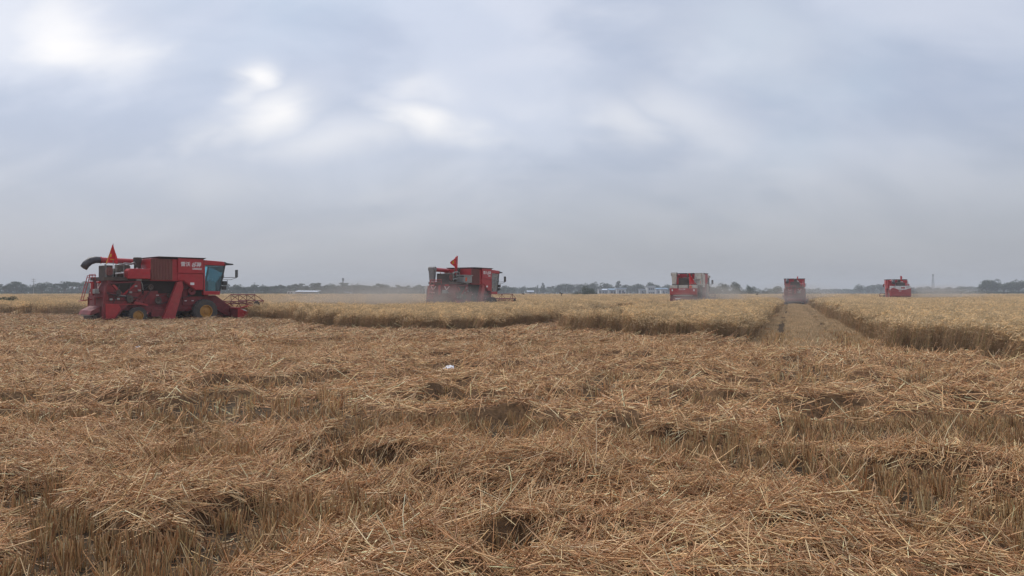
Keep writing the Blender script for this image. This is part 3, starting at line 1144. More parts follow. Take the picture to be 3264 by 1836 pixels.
def combine(name, cfg, label, opt):
    root = empty(name, (cfg['root'][0], cfg['root'][1], 0.0), math.radians(cfg['head']))
    tag(root, label, 'combine harvester', 'combine harvesters working the wheat field')
    MB.XW = XWARP
    R, RD = M[opt.get('paint', 'red')], M['red_dusty_shaded']
    TK = M[opt.get('tank', 'red')]

    # -- running gear
    for y in (-1.27, 1.27):
        wheel(root, 0.0, y, 0.60, 0.66, 0.44, 0.36)
        wheel(root, -4.1, y * 0.9, 0.42, 0.47, 0.30, 0.27)
    MB().tube([(0, -1.1, 0.6), (0, 1.1, 0.6)], 0.13, 10).box(-0.25, 0.25, -0.6, 0.6, 0.45, 0.85).build('front_axle', M['dark'], root)
    MB().tube([(-4.1, -1.0, 0.45), (-4.1, 1.0, 0.45)], 0.09, 8).box(-4.25, -3.95, -0.3, 0.3, 0.4, 0.9).build('rear_axle', M['dark'], root)
    MB().box(-5.4, 0.55, -1.02, -0.92, 0.72, 0.90).box(-5.4, 0.55, 0.92, 1.02, 0.72, 0.90).box(-3.2, -3.05, -0.92, 0.92, 0.74, 0.88).build('chassis_frame', RD, root)

    # -- threshing body
    body = MB().prism([(0.35, 0.95), (0.35, 1.5), (-0.15, 2.3), (-5.55, 2.3), (-5.55, 0.95), (-4.9, 0.85), (-3.0, 0.62), (-0.9, 0.62)], -0.98, 0.98).build('threshing_body', RD, root, bevel=0.02)
    MB().box(-3.7, -2.85, -1.05, -0.985, 1.05, 1.75).build('access_panel', M['red_dusty_shaded'], body)
    MB().box(-1.3, -0.45, -1.05, -0.985, 0.95, 1.42).build('access_panel', M['red_dusty_shaded'], body)
    MB().box(-3.85, -1.30, -1.02, -0.985, 1.62, 2.28).build('shade_panel', M['shade_seam'], body)  # flat black panel painting in the shadow under the grain tank
    MB().box(-0.95, 0.05, -1.02, -0.985, 1.45, 1.78).build('shade_panel', M['shade_seam'], body)  # second strip of painted shade, below the tank skirt
    for xx in (-1.2, -0.75):
        MB().box(xx, xx + 0.14, -1.056, -1.05, 1.18, 1.215).build('warning_label', M['letter'], body)
    MB().box(-2.95, -2.8, -1.06, -1.05, 1.5, 1.53).build('warning_label', M['letter'], body)
    # belts and pulleys on both flanks
    for s in (-1, 1):
        for (px_, pz_, pr_, mt) in ((-3.95, 1.32, 0.27, 'red_dusty_shaded'), (-2.85, 1.22, 0.20, 'dark'), (-3.3, 1.95, 0.16, 'dark'), (-4.75, 1.75, 0.18, 'dark'), (-0.75, 1.75, 0.24, 'red_dusty_shaded'), (-2.2, 1.5, 0.12, 'dark')):
            p = MB().lathe_y([(0.03, s * 1.08), (pr_ * 0.9, s * 1.08), (pr_, s * 1.07), (pr_ * 0.9, s * 1.10), (pr_, s * 1.13), (pr_ * 0.85, s * 1.14), (pr_ * 0.3, s * 1.10), (0.03, s * 1.12)], px_, pz_, 18).build('pulley', M[mt], root)
        for (a, b) in (((-3.95, 1.59), (-3.3, 2.11)), ((-3.95, 1.05), (-3.3, 1.79)), ((-2.85, 1.42), (-0.75, 1.99)), ((-2.85, 1.02), (-0.75, 1.51)), ((-4.75, 1.93), (-3.3, 2.1)), ((-4.75, 1.57), (-3.95, 1.06))):
            dx, dz = b[0] - a[0], b[1] - a[1]
            ll = math.hypot(dx, dz)
            nx_, nz_ = -dz / ll * 0.014, dx / ll * 0.014
            MB().prism([(a[0] - nx_, a[1] - nz_), (b[0] - nx_, b[1] - nz_), (b[0] + nx_, b[1] + nz_), (a[0] + nx_, a[1] + nz_)], s * 1.09, s * 1.12).build('drive_belt', M['black'], root)
    # belt guard, red blade under the big pulley
    MB().prism([(-4.35, 1.08), (-3.55, 0.93), (-3.5, 1.02), (-4.3, 1.2)], -1.26, -1.08).build('belt_guard', M['red_light'], root)
    MB().prism([(-4.4, 0.62), (-2.6, 0.55), (-2.6, 0.85), (-4.4, 0.95)], -1.15, -1.03).build('side_skirt', RD, root, bevel=0.01)
    MB().prism([(-3.3, 0.35), (-2.55, 0.35), (-2.5, 0.72), (-3.3, 0.8)], -1.2, -0.9).build('sump_box', RD, root, bevel=0.015)

    # -- grain elevators
    for s in (-1, 1):
        a, b = (-1.42, -1.12) if s < 0 else (1.12, 1.40)
        el = MB().prism([(-2.69, 0.20), (-1.97, 0.20), (-1.42, 1.94), (-1.50, 2.28), (-1.80, 2.24)], a, b).build('grain_elevator', M['red_light'], root, bevel=0.02)
        MB().prism([(-2.74, 0.12), (-1.92, 0.12), (-1.90, 0.30), (-2.70, 0.30)], a - 0.02, b + 0.02).build('elevator_foot', M['red_light'], el, bevel=0.015)
    # -- grain tank
    tk = MB().box(-3.38, -0.12, -1.24, 1.24, 2.30, 3.50).build('grain_tank', TK, root, bevel=0.02)
    MB().prism([(-3.38, 2.30), (-0.12, 2.30), (-0.12, 1.80), (-0.62, 1.80), (-1.35, 2.28)], -1.24, -0.99).build('tank_skirt', TK, tk)
    MB().prism([(-3.38, 2.30), (-0.12, 2.30), (-0.12, 1.80), (-0.62, 1.80), (-1.35, 2.28)], 0.99, 1.24).build('tank_skirt', TK, tk)
    for s in (-1, 1):
        a = s * 1.245
        b = s * 1.36
        MB().prism([(-1.74, 2.74), (-0.115, 2.74), (-0.115, 3.545), (-1.74, 3.565)], min(a, b), max(a, b)).build('brand_panel', TK, tk, bevel=0.015)
        b2 = s * 1.30
        MB().prism([(-1.74, 2.36), (-1.35, 2.34), (-0.62, 1.82), (-0.115, 1.82), (-0.115, 2.735), (-1.74, 2.735)], min(a, b2), max(a, b2)).build('lower_side_panel', TK, tk, bevel=0.015)
        # ribbed rusty side grille
        b3 = s * 1.275
        gr = MB().box(-3.36, -2.10, min(a, b3), max(a, b3), 2.34, 3.49).build('ribbed_side_panel', M['rust'] if opt.get('rust', True) else TK, tk)
        for k in range(14):
            xx = -3.32 + k * 0.092
            c0, c1 = s * 1.275, s * 1.305
            MB().box(xx, xx + 0.045, min(c0, c1), max(c0, c1), 2.36, 3.47).build('rib', M['rust'] if opt.get('rust', True) else TK, gr)
    MB().box(-0.95, -0.70, -1.308, -1.300, 2.08, 2.22).build('notice_plate', M['letter'], tk)
    MB().add([(-2.75, -1.24, 3.50), (-0.15, -1.30, 3.50), (-0.15, 1.30, 3.50), (-2.75, 1.24, 3.50), (-2.95, -1.40, 3.62), (0.02, -1.46, 3.61), (0.02, 1.46, 3.61), (-2.95, 1.40, 3.62)],
             [(3, 2, 1, 0), (4, 5, 6, 7), (0, 1, 5, 4), (1, 2, 6, 5), (2, 3, 7, 6), (3, 0, 4, 7)]).build('tank_cover', M['black'], tk)
    if opt.get('letters'):
        t = text_mesh(opt['letters'][0], 0.27, M['letter'], tk, bold=0.004)
        t.location = (-1.28 * XWARP, -1.366, 3.22)
        t.rotation_euler = (math.radians(90), 0, 0)
        t = text_mesh(opt['letters'][1], 0.27, M['letter'], tk, shear=0.25, bold=0.006)
        t.location = (-0.62 * XWARP, -1.366, 3.19)
        t.rotation_euler = (math.radians(90), 0, 0)
        t = text_mesh(opt['letters'][2], 0.135, M['letter'], tk, shear=0.2, bold=0.004)
        t.location = (-0.56 * XWARP, -1.366, 2.98)
        t.rotation_euler = (math.radians(90), 0, 0)
        tm = MB().box(-0.70, -0.30, -1.368, -1.362, 3.335, 3.355).build('lettering', M['letter'], tk)

    # -- cab
    cab = bpy.data.objects.new('cab', None)
    COL.objects.link(cab)
    cab.parent = root
    y0, y1 = -1.30, 1.0
    MB().prism([(-0.08, 1.53), (0.86, 1.53), (0.90, 1.74), (-0.08, 1.74)], y0, y1).build('cab_floor', TK, cab, bevel=0.015)
    roofm = R if not opt.get('roof') else M[opt['roof']]
    MB().prism([(-0.08, 3.22), (1.20, 3.20), (1.24, 3.30), (1.05, 3.44), (-0.08, 3.50)], y0 - 0.03, y1 + 0.03).build('cab_roof', roofm, cab, bevel=0.03)
    MB().prism([(1.10, 3.22), (1.66, 3.26), (1.62, 3.33), (1.30, 3.36), (1.12, 3.43)], y0 - 0.03, y1 + 0.03).build('sun_visor', M['black'], cab)
    MB().box(-0.10, -0.05, y0 + 0.06, y1 - 0.06, 1.74, 3.22).build('rear_wall', M['dark'], cab)
    for y in (y0, y1 - 0.07):
        MB().prism([(-0.08, 1.74), (0.0, 1.74), (-0.0, 3.22), (-0.08, 3.22)], y, y + 0.07).build('pillar', TK, cab)
        MB().prism([(0.83, 1.74), (0.90, 1.74), (1.19, 3.22), (1.12, 3.22)], y, y + 0.07).build('pillar', M['black'], cab)
    gm = M[opt.get('glass', 'glass_dust')]
    for y in (y0 + 0.02, y1 - 0.04):
        MB().prism([(0.0, 1.745), (0.83, 1.745), (1.12, 3.215), (0.0, 3.215)], y, y + 0.012).build('side_window', gm, cab)
    MB().prism([(0.875, 1.745), (0.887, 1.745), (1.177, 3.195), (1.165, 3.195)], y0 + 0.075, y1 - 0.075).build('windscreen', gm, cab)
    # inside the cab
    MB().box(0.02, 0.80, y1 - 0.09, y1 - 0.05, 1.745, 2.42).build('added_door_panel', M['dark'], cab)  # added to darken the lower part of the far window
    MB().prism([(-0.04, 2.42), (0.42, 2.42), (0.22, 3.20), (-0.04, 3.20)], y1 - 0.09, y1 - 0.05).build('added_corner_panel', M['dark'], cab)  # added to darken the rear corner of the far window
    st = MB().box(0.06, 0.50, -0.45, 0.05, 1.98, 2.10).prism([(0.02, 2.08), (0.14, 2.08), (0.06, 2.72), (-0.04, 2.72)], -0.45, 0.05).prism([(-0.02, 2.74), (0.06, 2.74), (0.04, 2.92), (-0.03, 2.92)], -0.33, -0.07)
    st.box(0.14, 0.40, -0.32, -0.08, 1.745, 1.98).build('driver_seat', M['seat'], cab, bevel=0.02)
    sw = MB().tube([(0.78, -0.2, 1.75), (0.66, -0.2, 2.28)], 0.03, 8)
    ring = [(0.66 + 0.06 * math.cos(a), -0.2 + 0.19 * math.sin(a), 2.29 + 0.18 * math.cos(a) * 0.5) for a in np.linspace(0, 2 * math.pi, 17)]
    sw.tube(ring, 0.014, 6).build('steering_wheel', M['black'], cab)
    MB().box(0.30, 0.72, -1.05, -0.62, 1.745, 2.30).tube([(0.6, -0.85, 2.3), (0.62, -0.85, 2.48)], 0.02, 6).tube([(0.5, -0.9, 2.3), (0.5, -0.9, 2.45)], 0.02, 6).build('control_console', M['grey'], cab, bevel=0.02)
    # mirrors and lamps on arms
    for s, y in ((-1, y0), (1, y1)):
        mi = MB().tube([(1.05, y, 2.52), (1.75, y + s * 0.18, 2.54), (1.83, y + s * 0.2, 2.56), (1.83, y + s * 0.2, 2.98)], 0.016, 6).tube([(1.05, y, 2.40), (1.45, y + s * 0.1, 2.40), (1.78, y + s * 0.18, 2.52)], 0.013, 6)
        mi.tube([(1.0, y, 2.36), (1.1, y, 2.62), (1.04, y, 2.75)], 0.016, 6).build('mirror_arm', M['black'], cab)
        mr = MB().prism_x([(y + s * 0.20 - 0.10, 2.55), (y + s * 0.20 + 0.10, 2.55), (y + s * 0.20 + 0.10, 2.98), (y + s * 0.20 - 0.10, 2.98)], 1.72, 1.77).build('mirror', M['black'], cab, bevel=0.02)
        MB().prism_x([(y + s * 0.20 - 0.085, 2.57), (y + s * 0.20 + 0.085, 2.57), (y + s * 0.20 + 0.085, 2.96), (y + s * 0.20 - 0.085, 2.96)], 1.712, 1.72).build('mirror_glass', M['mirror'], mr)
        lp = MB().box(1.02, 1.24, y - 0.10, y + 0.10, 2.08, 2.32).box(0.99, 1.20, y - 0.09, y + 0.09, 1.82, 2.03).tube([(1.28, y, 2.40), (1.32, y, 2.3), (1.26, y, 2.1)], 0.015, 6).build('work_lamp', M['black'], cab, bevel=0.02)
    # access ladder and deck on the left
    ld = MB().tube([(0.3, 1.05, 0.6), (0.3, 1.25, 1.55)], 0.02, 6).tube([(0.75, 1.05, 0.6), (0.75, 1.25, 1.55)], 0.02, 6)
    for k in range(4):
        ld.box(0.3, 0.75, 1.06 + k * 0.05, 1.16 + k * 0.05, 0.68 + k * 0.25, 0.70 + k * 0.25)
    ld.build('cab_ladder', M['dark'], root)

    # -- feeder house and header
    MB().prism([(0.0, 0.95), (0.1, 1.50), (0.95, 1.50), (1.95, 0.78), (1.85, 0.30), (1.55, 0.32), (0.7, 0.85)], -0.55, 0.55).build('feeder_house', RD, root, bevel=0.02)
    hd = bpy.data.objects.new('header', None)
    COL.objects.link(hd)
    hd.parent = root
    W = 1.66
    MB().prism([(1.86, 0.70), (1.80, 0.70), (1.78, 0.25), (2.05, 0.16), (2.72, 0.13), (2.72, 0.16), (2.1, 0.22), (1.86, 0.32)], -W, W).build('trough', RD, hd)
    MB().box(1.78, 1.90, -W, W, 0.70, 0.80).build('top_beam', R, hd, bevel=0.01)
    for s in (-1, 1):
        a, b = sorted((s * W, s * (W + 0.035)))
        MB().prism([(1.76, 0.80), (1.76, 0.14), (2.75, 0.10), (3.30, 0.18), (2.7, 0.42), (2.1, 0.62)], a, b).build('end_divider', R, hd)
    MB().tube([(2.16, -W + 0.05, 0.48), (2.16, W - 0.05, 0.48)], 0.13, 12).build('feed_auger', M['grey'], hd)
    fl = MB()
    for s in (-1, 1):
        pts = []
        for k in range(41):
            yy = s * (0.25 + (W - 0.35) * k / 40)
            an = k / 40 * 4 * 2 * math.pi * s
            pts.append((yy, an))
        vs, fs = [], []
        for yy, an in pts:
            for r_ in (0.13, 0.24):
                vs.append((2.16 + r_ * math.cos(an), yy, 0.48 + r_ * math.sin(an)))
        for k in range(40):
            fs.append((2 * k, 2 * k + 1, 2 * k + 3, 2 * k + 2))
        fl.add(vs, fs)
    fl.build('auger_flight', M['silver'], hd)
    cbm = MB().box(2.68, 2.78, -W, W, 0.10, 0.13)
    for k in range(42):
        yy = -W + 0.04 + k * (2 * W - 0.08) / 41
        cbm.add([(2.76, yy - 0.02, 0.11), (2.76, yy + 0.02, 0.11), (2.88, yy, 0.115), (2.76, yy, 0.14)], [(0, 1, 2), (0, 2, 3), (1, 3, 2), (0, 3, 1)])
    cbm.build('cutter_bar', M['grey'], hd)
    # reel
    rx, rz, rr = 2.86, 0.98, 0.56
    rl = bpy.data.objects.new('reel', None)
    COL.objects.link(rl)
    rl.parent = root
    MB().tube([(rx, -W + 0.02, rz), (rx, W - 0.02, rz)], 0.035, 8).build('reel_shaft', M['red_dusty_shaded'], rl)
    nb = 5
    ph = 0.35
    for k in range(nb):
        a = ph + 2 * math.pi * k / nb
        bx, bz = rx + rr * math.cos(a), rz + rr * math.sin(a)
        bt = MB().tube([(bx, -W + 0.06, bz), (bx, W - 0.06, bz)], 0.030, 6)
        bt.build('reel_bat', M['red_dusty_shaded'], rl)
        tn = MB()
        for q in range(22):
            yy = -W + 0.14 + q * (2 * W - 0.28) / 21
            tn.tube([(bx, yy, bz), (bx - 0.03, yy, bz - 0.17)], 0.006, 4)
        tag(tn.build('reel_tines', M['dark'], rl), kind='stuff')
    for yy in (-W + 0.08, -0.55, 0.55, W - 0.08):
        sp = MB()
        for k in range(nb):
            a = ph + 2 * math.pi * k / nb
            a2 = ph + 2 * math.pi * (k + 1) / nb
            p, q = (rx + rr * math.cos(a), yy, rz + rr * math.sin(a)), (rx + rr * math.cos(a2), yy, rz + rr * math.sin(a2))
            sp.tube([(rx, yy, rz), p], 0.022, 6).tube([p, q], 0.018, 6)
        sp.build('reel_spider', M['red_dusty_shaded'], rl)
    for s in (-1, 1):
        MB().tube([(1.85, s * (W + 0.06), 0.78), (rx + 0.15, s * (W + 0.06), rz + 0.02)], 0.035, 6).tube([(2.0, s * (W + 0.06), 0.75), (2.45, s * (W + 0.06), 0.95)], 0.02, 6).build('reel_arm', R, hd)
    MB().lathe_y([(0.03, -W - 0.16), (0.18, -W - 0.16), (0.19, -W - 0.10), (0.03, -W - 0.10)], rx, rz, 16).build('reel_drive_disc', M['dark'], hd)

    # -- engine deck
    MB().box(-6.0, -3.40, -1.14, 1.14, 2.292, 2.47).build('engine_deck', M['dark'], root)
    en = MB().box(-5.05, -4.05, -0.35, 0.45, 2.45, 2.95).box(-4.9, -4.2, -0.22, 0.30, 2.95, 3.16).tube([(-5.15, 0.05, 2.7), (-4.0, 0.05, 2.7)], 0.20, 10)
    for k in range(4):
        en.tube([(-4.85 + k * 0.2, -0.4, 2.75), (-4.85 + k * 0.2, -0.36, 3.1)], 0.035, 6)
    en.box(-4.95, -4.15, -0.48, -0.36, 2.5, 2.72)
    en.build('engine', M['engine'], root, bevel=0.015)
    MB().tube([(-4.9, -0.42, 3.12), (-4.55, -0.5, 3.22), (-4.2, -0.45, 3.2), (-3.95, -0.3, 3.28), (-3.75, -0.2, 3.1)], 0.055, 8).build('intake_pipe', M['grey'], root)
    MB().tube([(-4.8, -0.55, 2.72), (-4.3, -0.58, 2.72), (-3.8, -0.6, 2.78), (-3.55, -0.55, 2.95)], 0.05, 8).build('exhaust_pipe', M['silver'], root)
    MB().tube([(-5.2, -0.62, 2.66), (-4.6, -0.64, 2.70)], 0.045, 8).build('hose', M['silver'], root)
    ac = MB().tube([(-3.72, -0.15, 2.95), (-3.72, -0.15, 3.28)], 0.20, 14).tube([(-3.72, -0.15, 3.28), (-3.72, -0.15, 3.54), (-3.72, -0.15, 3.58)], [0.24, 0.25, 0.21], 14)
    ac.build('air_cleaner', M['dark'], root)
    MB().tube([(-3.72, -0.15, 2.37), (-3.72, -0.15, 2.95)], 0.06, 8).build('air_pipe', M['engine'], root)
    rd_ = MB().box(-5.72, -5.32, -0.62, 0.55, 2.45, 3.10).build('radiator', M['dark'], root, bevel=0.03)
    MB().lathe_y([(0.03, -0.66), (0.22, -0.66), (0.24, -0.62), (0.03, -0.62)], -5.52, 2.78, 16).build('fan_cowl', M['rust'], rd_)
    MB().tube([(-5.62, -0.3, 3.10), (-5.62, -0.3, 3.16)], 0.05, 8).build('radiator_cap', M['black'], rd_)
    rail = MB().tube([(-5.85, -1.05, 2.37), (-5.85, -1.05, 3.14), (-5.75, -1.05, 3.20), (-4.95, -1.05, 3.20), (-4.85, -1.05, 3.12), (-4.85, -1.05, 2.37)], 0.018, 6).tube([(-5.3, -1.05, 3.2), (-5.3, -1.05, 2.4)], 0.016, 6)
    rail.build('guard_rail', M['grey'], root)
    # box on the right side of the deck
    bm_ = M[opt.get('side_box', 'red')]
    fb = MB().prism([(-4.72, 2.39), (-3.42, 2.39), (-3.42, 2.93), (-4.62, 2.93), (-4.74, 2.80)], -1.36, -0.75).build('fuel_tank' if opt.get('side_box', 'red') == 'red' else 'tool_box', bm_, root, bevel=0.03)
    if opt.get('side_box', 'red') != 'red':
        MB().box(-4.80, -3.36, -1.42, -0.70, 2.93, 3.0).build('lid', bm_, fb, bevel=0.01)
        MB().box(-4.50, -4.25, -1.368, -1.36, 2.52, 2.80).build('warning_sign', M['orange'], fb)
    else:
        MB().tube([(-4.1, -1.05, 2.93), (-4.1, -1.05, 2.99)], 0.06, 10).build('filler_cap', M['silver'], fb)
    MB().tube([(-4.1, -1.2, 2.36), (-3.95, -1.2, 2.3), (-3.85, -1.22, 2.1), (-3.8, -1.2, 1.8)], 0.03, 6).box(-4.2, -3.9, -1.28, -1.1, 2.30, 2.37).build('fuel_hose', M['grey'], root)

    # -- unloading auger along the left top
    au = MB().tube([(-2.6, 0.95, 3.36), (-5.5, 0.95, 3.42)], 0.155, 14).build('unloading_auger', R, root, smooth=False)
    MB().tube([(-3.3, 0.95, 2.4), (-3.3, 0.95, 3.2), (-3.15, 0.95, 3.34)], 0.16, 12).build('auger_elbow', R, au)
    MB().tube([(-5.42, 0.95, 3.42), (-5.50, 0.95, 3.42)], 0.185, 14).build('auger_flange', R, au)
    if opt.get('boot') == 'canvas' or opt.get('boot') == 'cream':
        bmat = M['grey_cloth'] if opt['boot'] == 'canvas' else M['cream']
        MB().add([(-5.45, .70, 3.58), (-5.45, 1.22, 3.58), (-5.95, 1.22, 3.58), (-5.95, .70, 3.58), (-5.55, .78, 2.30), (-5.55, 1.15, 2.30), (-5.85, 1.15, 2.30), (-5.85, .78, 2.30)],
                 [(0, 1, 2, 3), (7, 6, 5, 4), (0, 4, 5, 1), (1, 5, 6, 2), (2, 6, 7, 3), (3, 7, 4, 0)]).build('unloading_spout', bmat, au, bevel=0.06)
        MB().tube([(-5.7, .66, 3.45), (-5.7, 1.26, 3.45)], 0.18, 14).build('spout_hood', M['dark'] if opt['boot'] == 'cream' else bmat, au)
    else:
        MB().tube([(-5.40, 0.95, 3.42), (-5.75, 0.95, 3.43), (-6.05, 0.95, 3.36), (-6.30, 0.95, 3.16), (-6.42, 0.95, 2.98)], [0.165, 0.185, 0.21, 0.22, 0.21], 14).build('unloading_spout', M['boot'], au, smooth=True)
    MB().tube([(-4.6, 0.5, 2.4), (-4.6, 0.9, 3.2)], 0.03, 6).build('auger_rest', R, root)

    # -- straw hood and tail
    prof = [(-5.5, 2.16), (-3.96, 2.29), (-3.9, 1.65), (-4.4, 1.18), (-4.95, 0.78), (-5.42, 0.24), (-6.15, 0.24), (-6.02, 1.70), (-5.86, 2.16)]
    for s in (-1, 1):
        a, b = sorted((s * 1.16, s * 1.30))
        MB().prism(prof, a, b).build('hood_side_panel', M[opt.get('hood', 'red_dusty_shaded')], root, bevel=0.015)
    MB().prism([(-5.56, 0.40), (-6.10, 0.40), (-6.00, 1.70), (-5.84, 2.29), (-5.56, 2.29)], -1.155, 1.155).build('straw_hood', M[opt.get('hood', 'red_dusty_shaded')], root)
    for s in (-1, 1):
        a, b = sorted((s * 1.303, s * 1.345))
        MB().prism([(-5.95, 0.30), (-5.48, 0.30), (-5.10, 0.80), (-5.25, 1.05), (-5.98, 1.08)], a, b).build('tail_shield', M['red'], root, bevel=0.01)
        MB().prism([(-5.62, 2.06), (-5.48, 2.08), (-5.05, 1.66), (-5.14, 1.56)], a, b).build('warning_chevron', M['red_light'], root)
        MB().prism([(-5.02, 1.48), (-4.98, 1.58), (-4.30, 2.12), (-4.24, 2.06)], a, b).build('hood_brace', M['red'], root)
        MB().prism([(-5.70, 2.12), (-4.30, 2.20), (-4.62, 1.92), (-5.0, 1.62), (-5.40, 1.80)], *sorted((s * 1.302, s * 1.318))).build('painted_gap', M['shade_seam'], root)  # flat black plate painting in the shaded opening of the hood
        MB().prism([(-5.3, 1.44), (-4.75, 1.40), (-4.70, 1.50), (-5.25, 1.55)], a, b).build('bracket', M['grey_cloth'], root)
    MB().box(-5.40, -3.95, -1.32, -1.31, 1.02, 1.06).build('trim_strip', M['red_light'], root)
    for (x0_, z0_, x1_, z1_) in ((-5.9, 1.62, -4.2, 1.40), (-5.55, 1.1, -5.2, 2.1), (-4.9, 1.3, -4.55, 2.15)):
        MB().tube([(x0_, -1.36, z0_), ((x0_ + x1_) / 2, -1.39, (z0_ + z1_) / 2 - 0.06), (x1_, -1.36, z1_)], 0.022, 6).build('hydraulic_hose', M['black'], root)
    for (x0_, z0_) in ((-5.75, 1.25), (-5.35, 1.28), (-4.65, 1.62), (-4.35, 1.95), (-4.15, 1.72)):
        MB().box(x0_, x0_ + 0.16, -1.37, -1.30, z0_, z0_ + 0.10).build('bracket', M['grey'], root, bevel=0.01)
    for (x0_, x1_, z0_) in ((-5.92, -4.35, 1.22), (-5.9, -4.1, 1.66)):
        MB().box(x0_, x1_, -1.312, -1.300, z0_, z0_ + 0.022).build('panel_seam', M['shade_seam'], root)
    for k in range(5):
        MB().box(-5.80, -5.35, -1.315, -1.300, 1.34 + k * 0.05, 1.36 + k * 0.05).build('vent_slot', M['shade_seam'], root)
    MB().lathe_y([(0.03, -1.40), (0.20, -1.40), (0.21, -1.33), (0.03, -1.33)], -4.62, 1.32, 16).build('belt_pulley', M['dark'], root)
    MB().lathe_y([(0.03, -1.40), (0.13, -1.40), (0.14, -1.33), (0.03, -1.33)], -5.25, 1.66, 14).build('belt_pulley', M['dark'], root)
    for (xx, zz) in ((-5.85, 0.98), (-5.45, 0.96)):
        MB().box(xx, xx + 0.11, -1.308, -1.300, zz, zz + 0.045).build('reflector', M['reflector'], root)
    # tail details seen from behind
    style = opt.get('rear', 'chevron')
    if style == 'chevron':
        for y in (-0.62, 0.62):
            MB().add([(-6.06, y - 0.26, 2.14), (-6.06, y - 0.18, 2.14), (-6.14, y + 0.03, 1.86), (-6.14, y - 0.03, 1.86), (-6.08, y - 0.26, 2.14), (-6.08, y - 0.18, 2.14), (-6.16, y + 0.03, 1.86), (-6.16, y - 0.03, 1.86)],
                     [(0, 1, 2, 3), (7, 6, 5, 4), (0, 4, 5, 1), (1, 5, 6, 2), (2, 6, 7, 3), (3, 7, 4, 0)]).build('reflector', M['reflector'], root)
            MB().add([(-6.06, y + 0.26, 2.14), (-6.06, y + 0.18, 2.14), (-6.14, y - 0.03, 1.86), (-6.14, y + 0.03, 1.86), (-6.08, y + 0.26, 2.14), (-6.08, y + 0.18, 2.14), (-6.16, y - 0.03, 1.86), (-6.16, y + 0.03, 1.86)],
                     [(3, 2, 1, 0), (4, 5, 6, 7), (1, 5, 4, 0), (2, 6, 5, 1), (3, 7, 6, 2), (0, 4, 7, 3)]).build('reflector', M['reflector'], root)
            MB().box(-6.14, -6.10, y - 0.16, y + 0.16, 1.62, 1.67).build('tail_plate', M['reflector'], root)
            MB().box(-6.20, -6.02, y - 0.14, y + 0.14, 2.15, 2.26).build('tail_lamp', M['lamp_red'], root, bevel=0.02)
        fr = MB().tube([(-6.14, -0.15, 2.30), (-6.14, -0.15, 2.62), (-6.14, 0.85, 2.62), (-6.14, 0.85, 2.30)], 0.022, 6).tube([(-6.14, -0.15, 2.46), (-6.14, 0.85, 2.46)], 0.018, 6).tube([(-6.14, 0.35, 2.3), (-6.14, 0.35, 2.62)], 0.018, 6)
        fr.build('rear_rail', M['red'], root)
        MB().box(-6.36, -6.12, -0.75, -0.35, 1.60, 1.84).build('rear_box', M['grey'], root, bevel=0.02)
        MB().tube([(-6.25, -0.05, 1.50), (-6.25, -0.05, 2.2)], 0.10, 10).build('fire_extinguisher', M['red_light'], root)
        MB().box(-6.45, -6.05, -0.95, 0.2, 1.38, 1.43).box(-6.44, -6.38, -0.95, -0.9, 1.0, 1.4).box(-6.44, -6.38, 0.15, 0.2, 1.0, 1.4).build('rear_step', M['red_dusty_shaded'], root)
        MB().prism([(-6.08, 0.95), (-6.6, 0.72), (-6.72, 0.50), (-6.62, 0.50), (-6.15, 0.62)], -0.95, 0.95).build('straw_spreader', M['red_dusty_shaded'], root, bevel=0.015)
        MB().prism([(-6.40, 0.52), (-6.62, 0.49), (-6.62, 0.44), (-6.40, 0.46)], -0.75, 0.75).build('spreader_lip', M['grey'], root)
        MB().tube([(-6.35, -0.8, 0.36), (-6.35, 0.8, 0.36)], 0.13, 10).build('chopper_drum', M['dark'], root)
        # steep rear ladder
        ld = MB().tube([(-6.25, 0.42, 2.56), (-6.62, 0.42, 1.24)], 0.022, 6).tube([(-6.25, 0.82, 2.56), (-6.62, 0.82, 1.24)], 0.022, 6)
        ld.tube([(-6.25, 0.42, 2.56), (-5.9, 0.42, 2.56)], 0.018, 6).tube([(-6.25, 0.82, 2.56), (-5.9, 0.82, 2.56)], 0.018, 6).tube([(-6.62, 0.3, 1.24), (-6.70, 0.3, 1.21), (-6.70, 0.95, 1.21)], 0.02, 6)
        for k in range(5):
            t_ = k / 4.5
            ld.tube([(-6.27 - 0.36 * t_, 0.42, 2.45 - 1.15 * t_), (-6.27 - 0.36 * t_, 0.82, 2.45 - 1.15 * t_)], 0.018, 6)
        ld.tube([(-6.06, 0.62, 1.3), (-6.68, 0.62, 1.22)], 0.03, 6)
        ld.build('rear_ladder', M['red'], root)
    elif style == 'band':
        MB().box(-6.20, -5.86, -1.33, 1.33, 2.08, 2.38).build('rear_band', M['cream'], root, bevel=0.02)
        for (a, b) in ((-0.55, -0.45), (0.45, 0.55)):
            MB().box(-6.23, -6.20, a, b, 2.06, 2.40).build('band_strap', M['dark'], root)
        MB().box(-6.26, -5.9, -1.31, 1.31, 1.46, 2.07).build('tail_door', M['red'], root, bevel=0.03)
        for y in (-1.05, 1.05):
            MB().box(-6.285, -6.26, y - 0.06, y + 0.06, 1.80, 2.0).build('tail_lamp', M['letter'], root)
        t = text_mesh('雷沃 谷神', 0.15, M['letter'], root, bold=0.004)
        t.location = (-6.268 * XWARP, 0.1, 1.96)
        t.rotation_euler = (math.radians(90), 0, math.radians(-90))
        sg = MB()
        nn = 14
        sg.prism_x([(-0.72 + 0.14 * math.cos(2 * math.pi * k / nn), 2.22 + 0.14 * math.sin(2 * math.pi * k / nn)) for k in range(nn)], -6.24, -6.205)
        sg.build('speed_sign', M['orange'], root)
        MB().box(-6.2, -6.0, -0.9, 0.95, 1.36, 1.42).build('pale_bar', M['cream'], root)
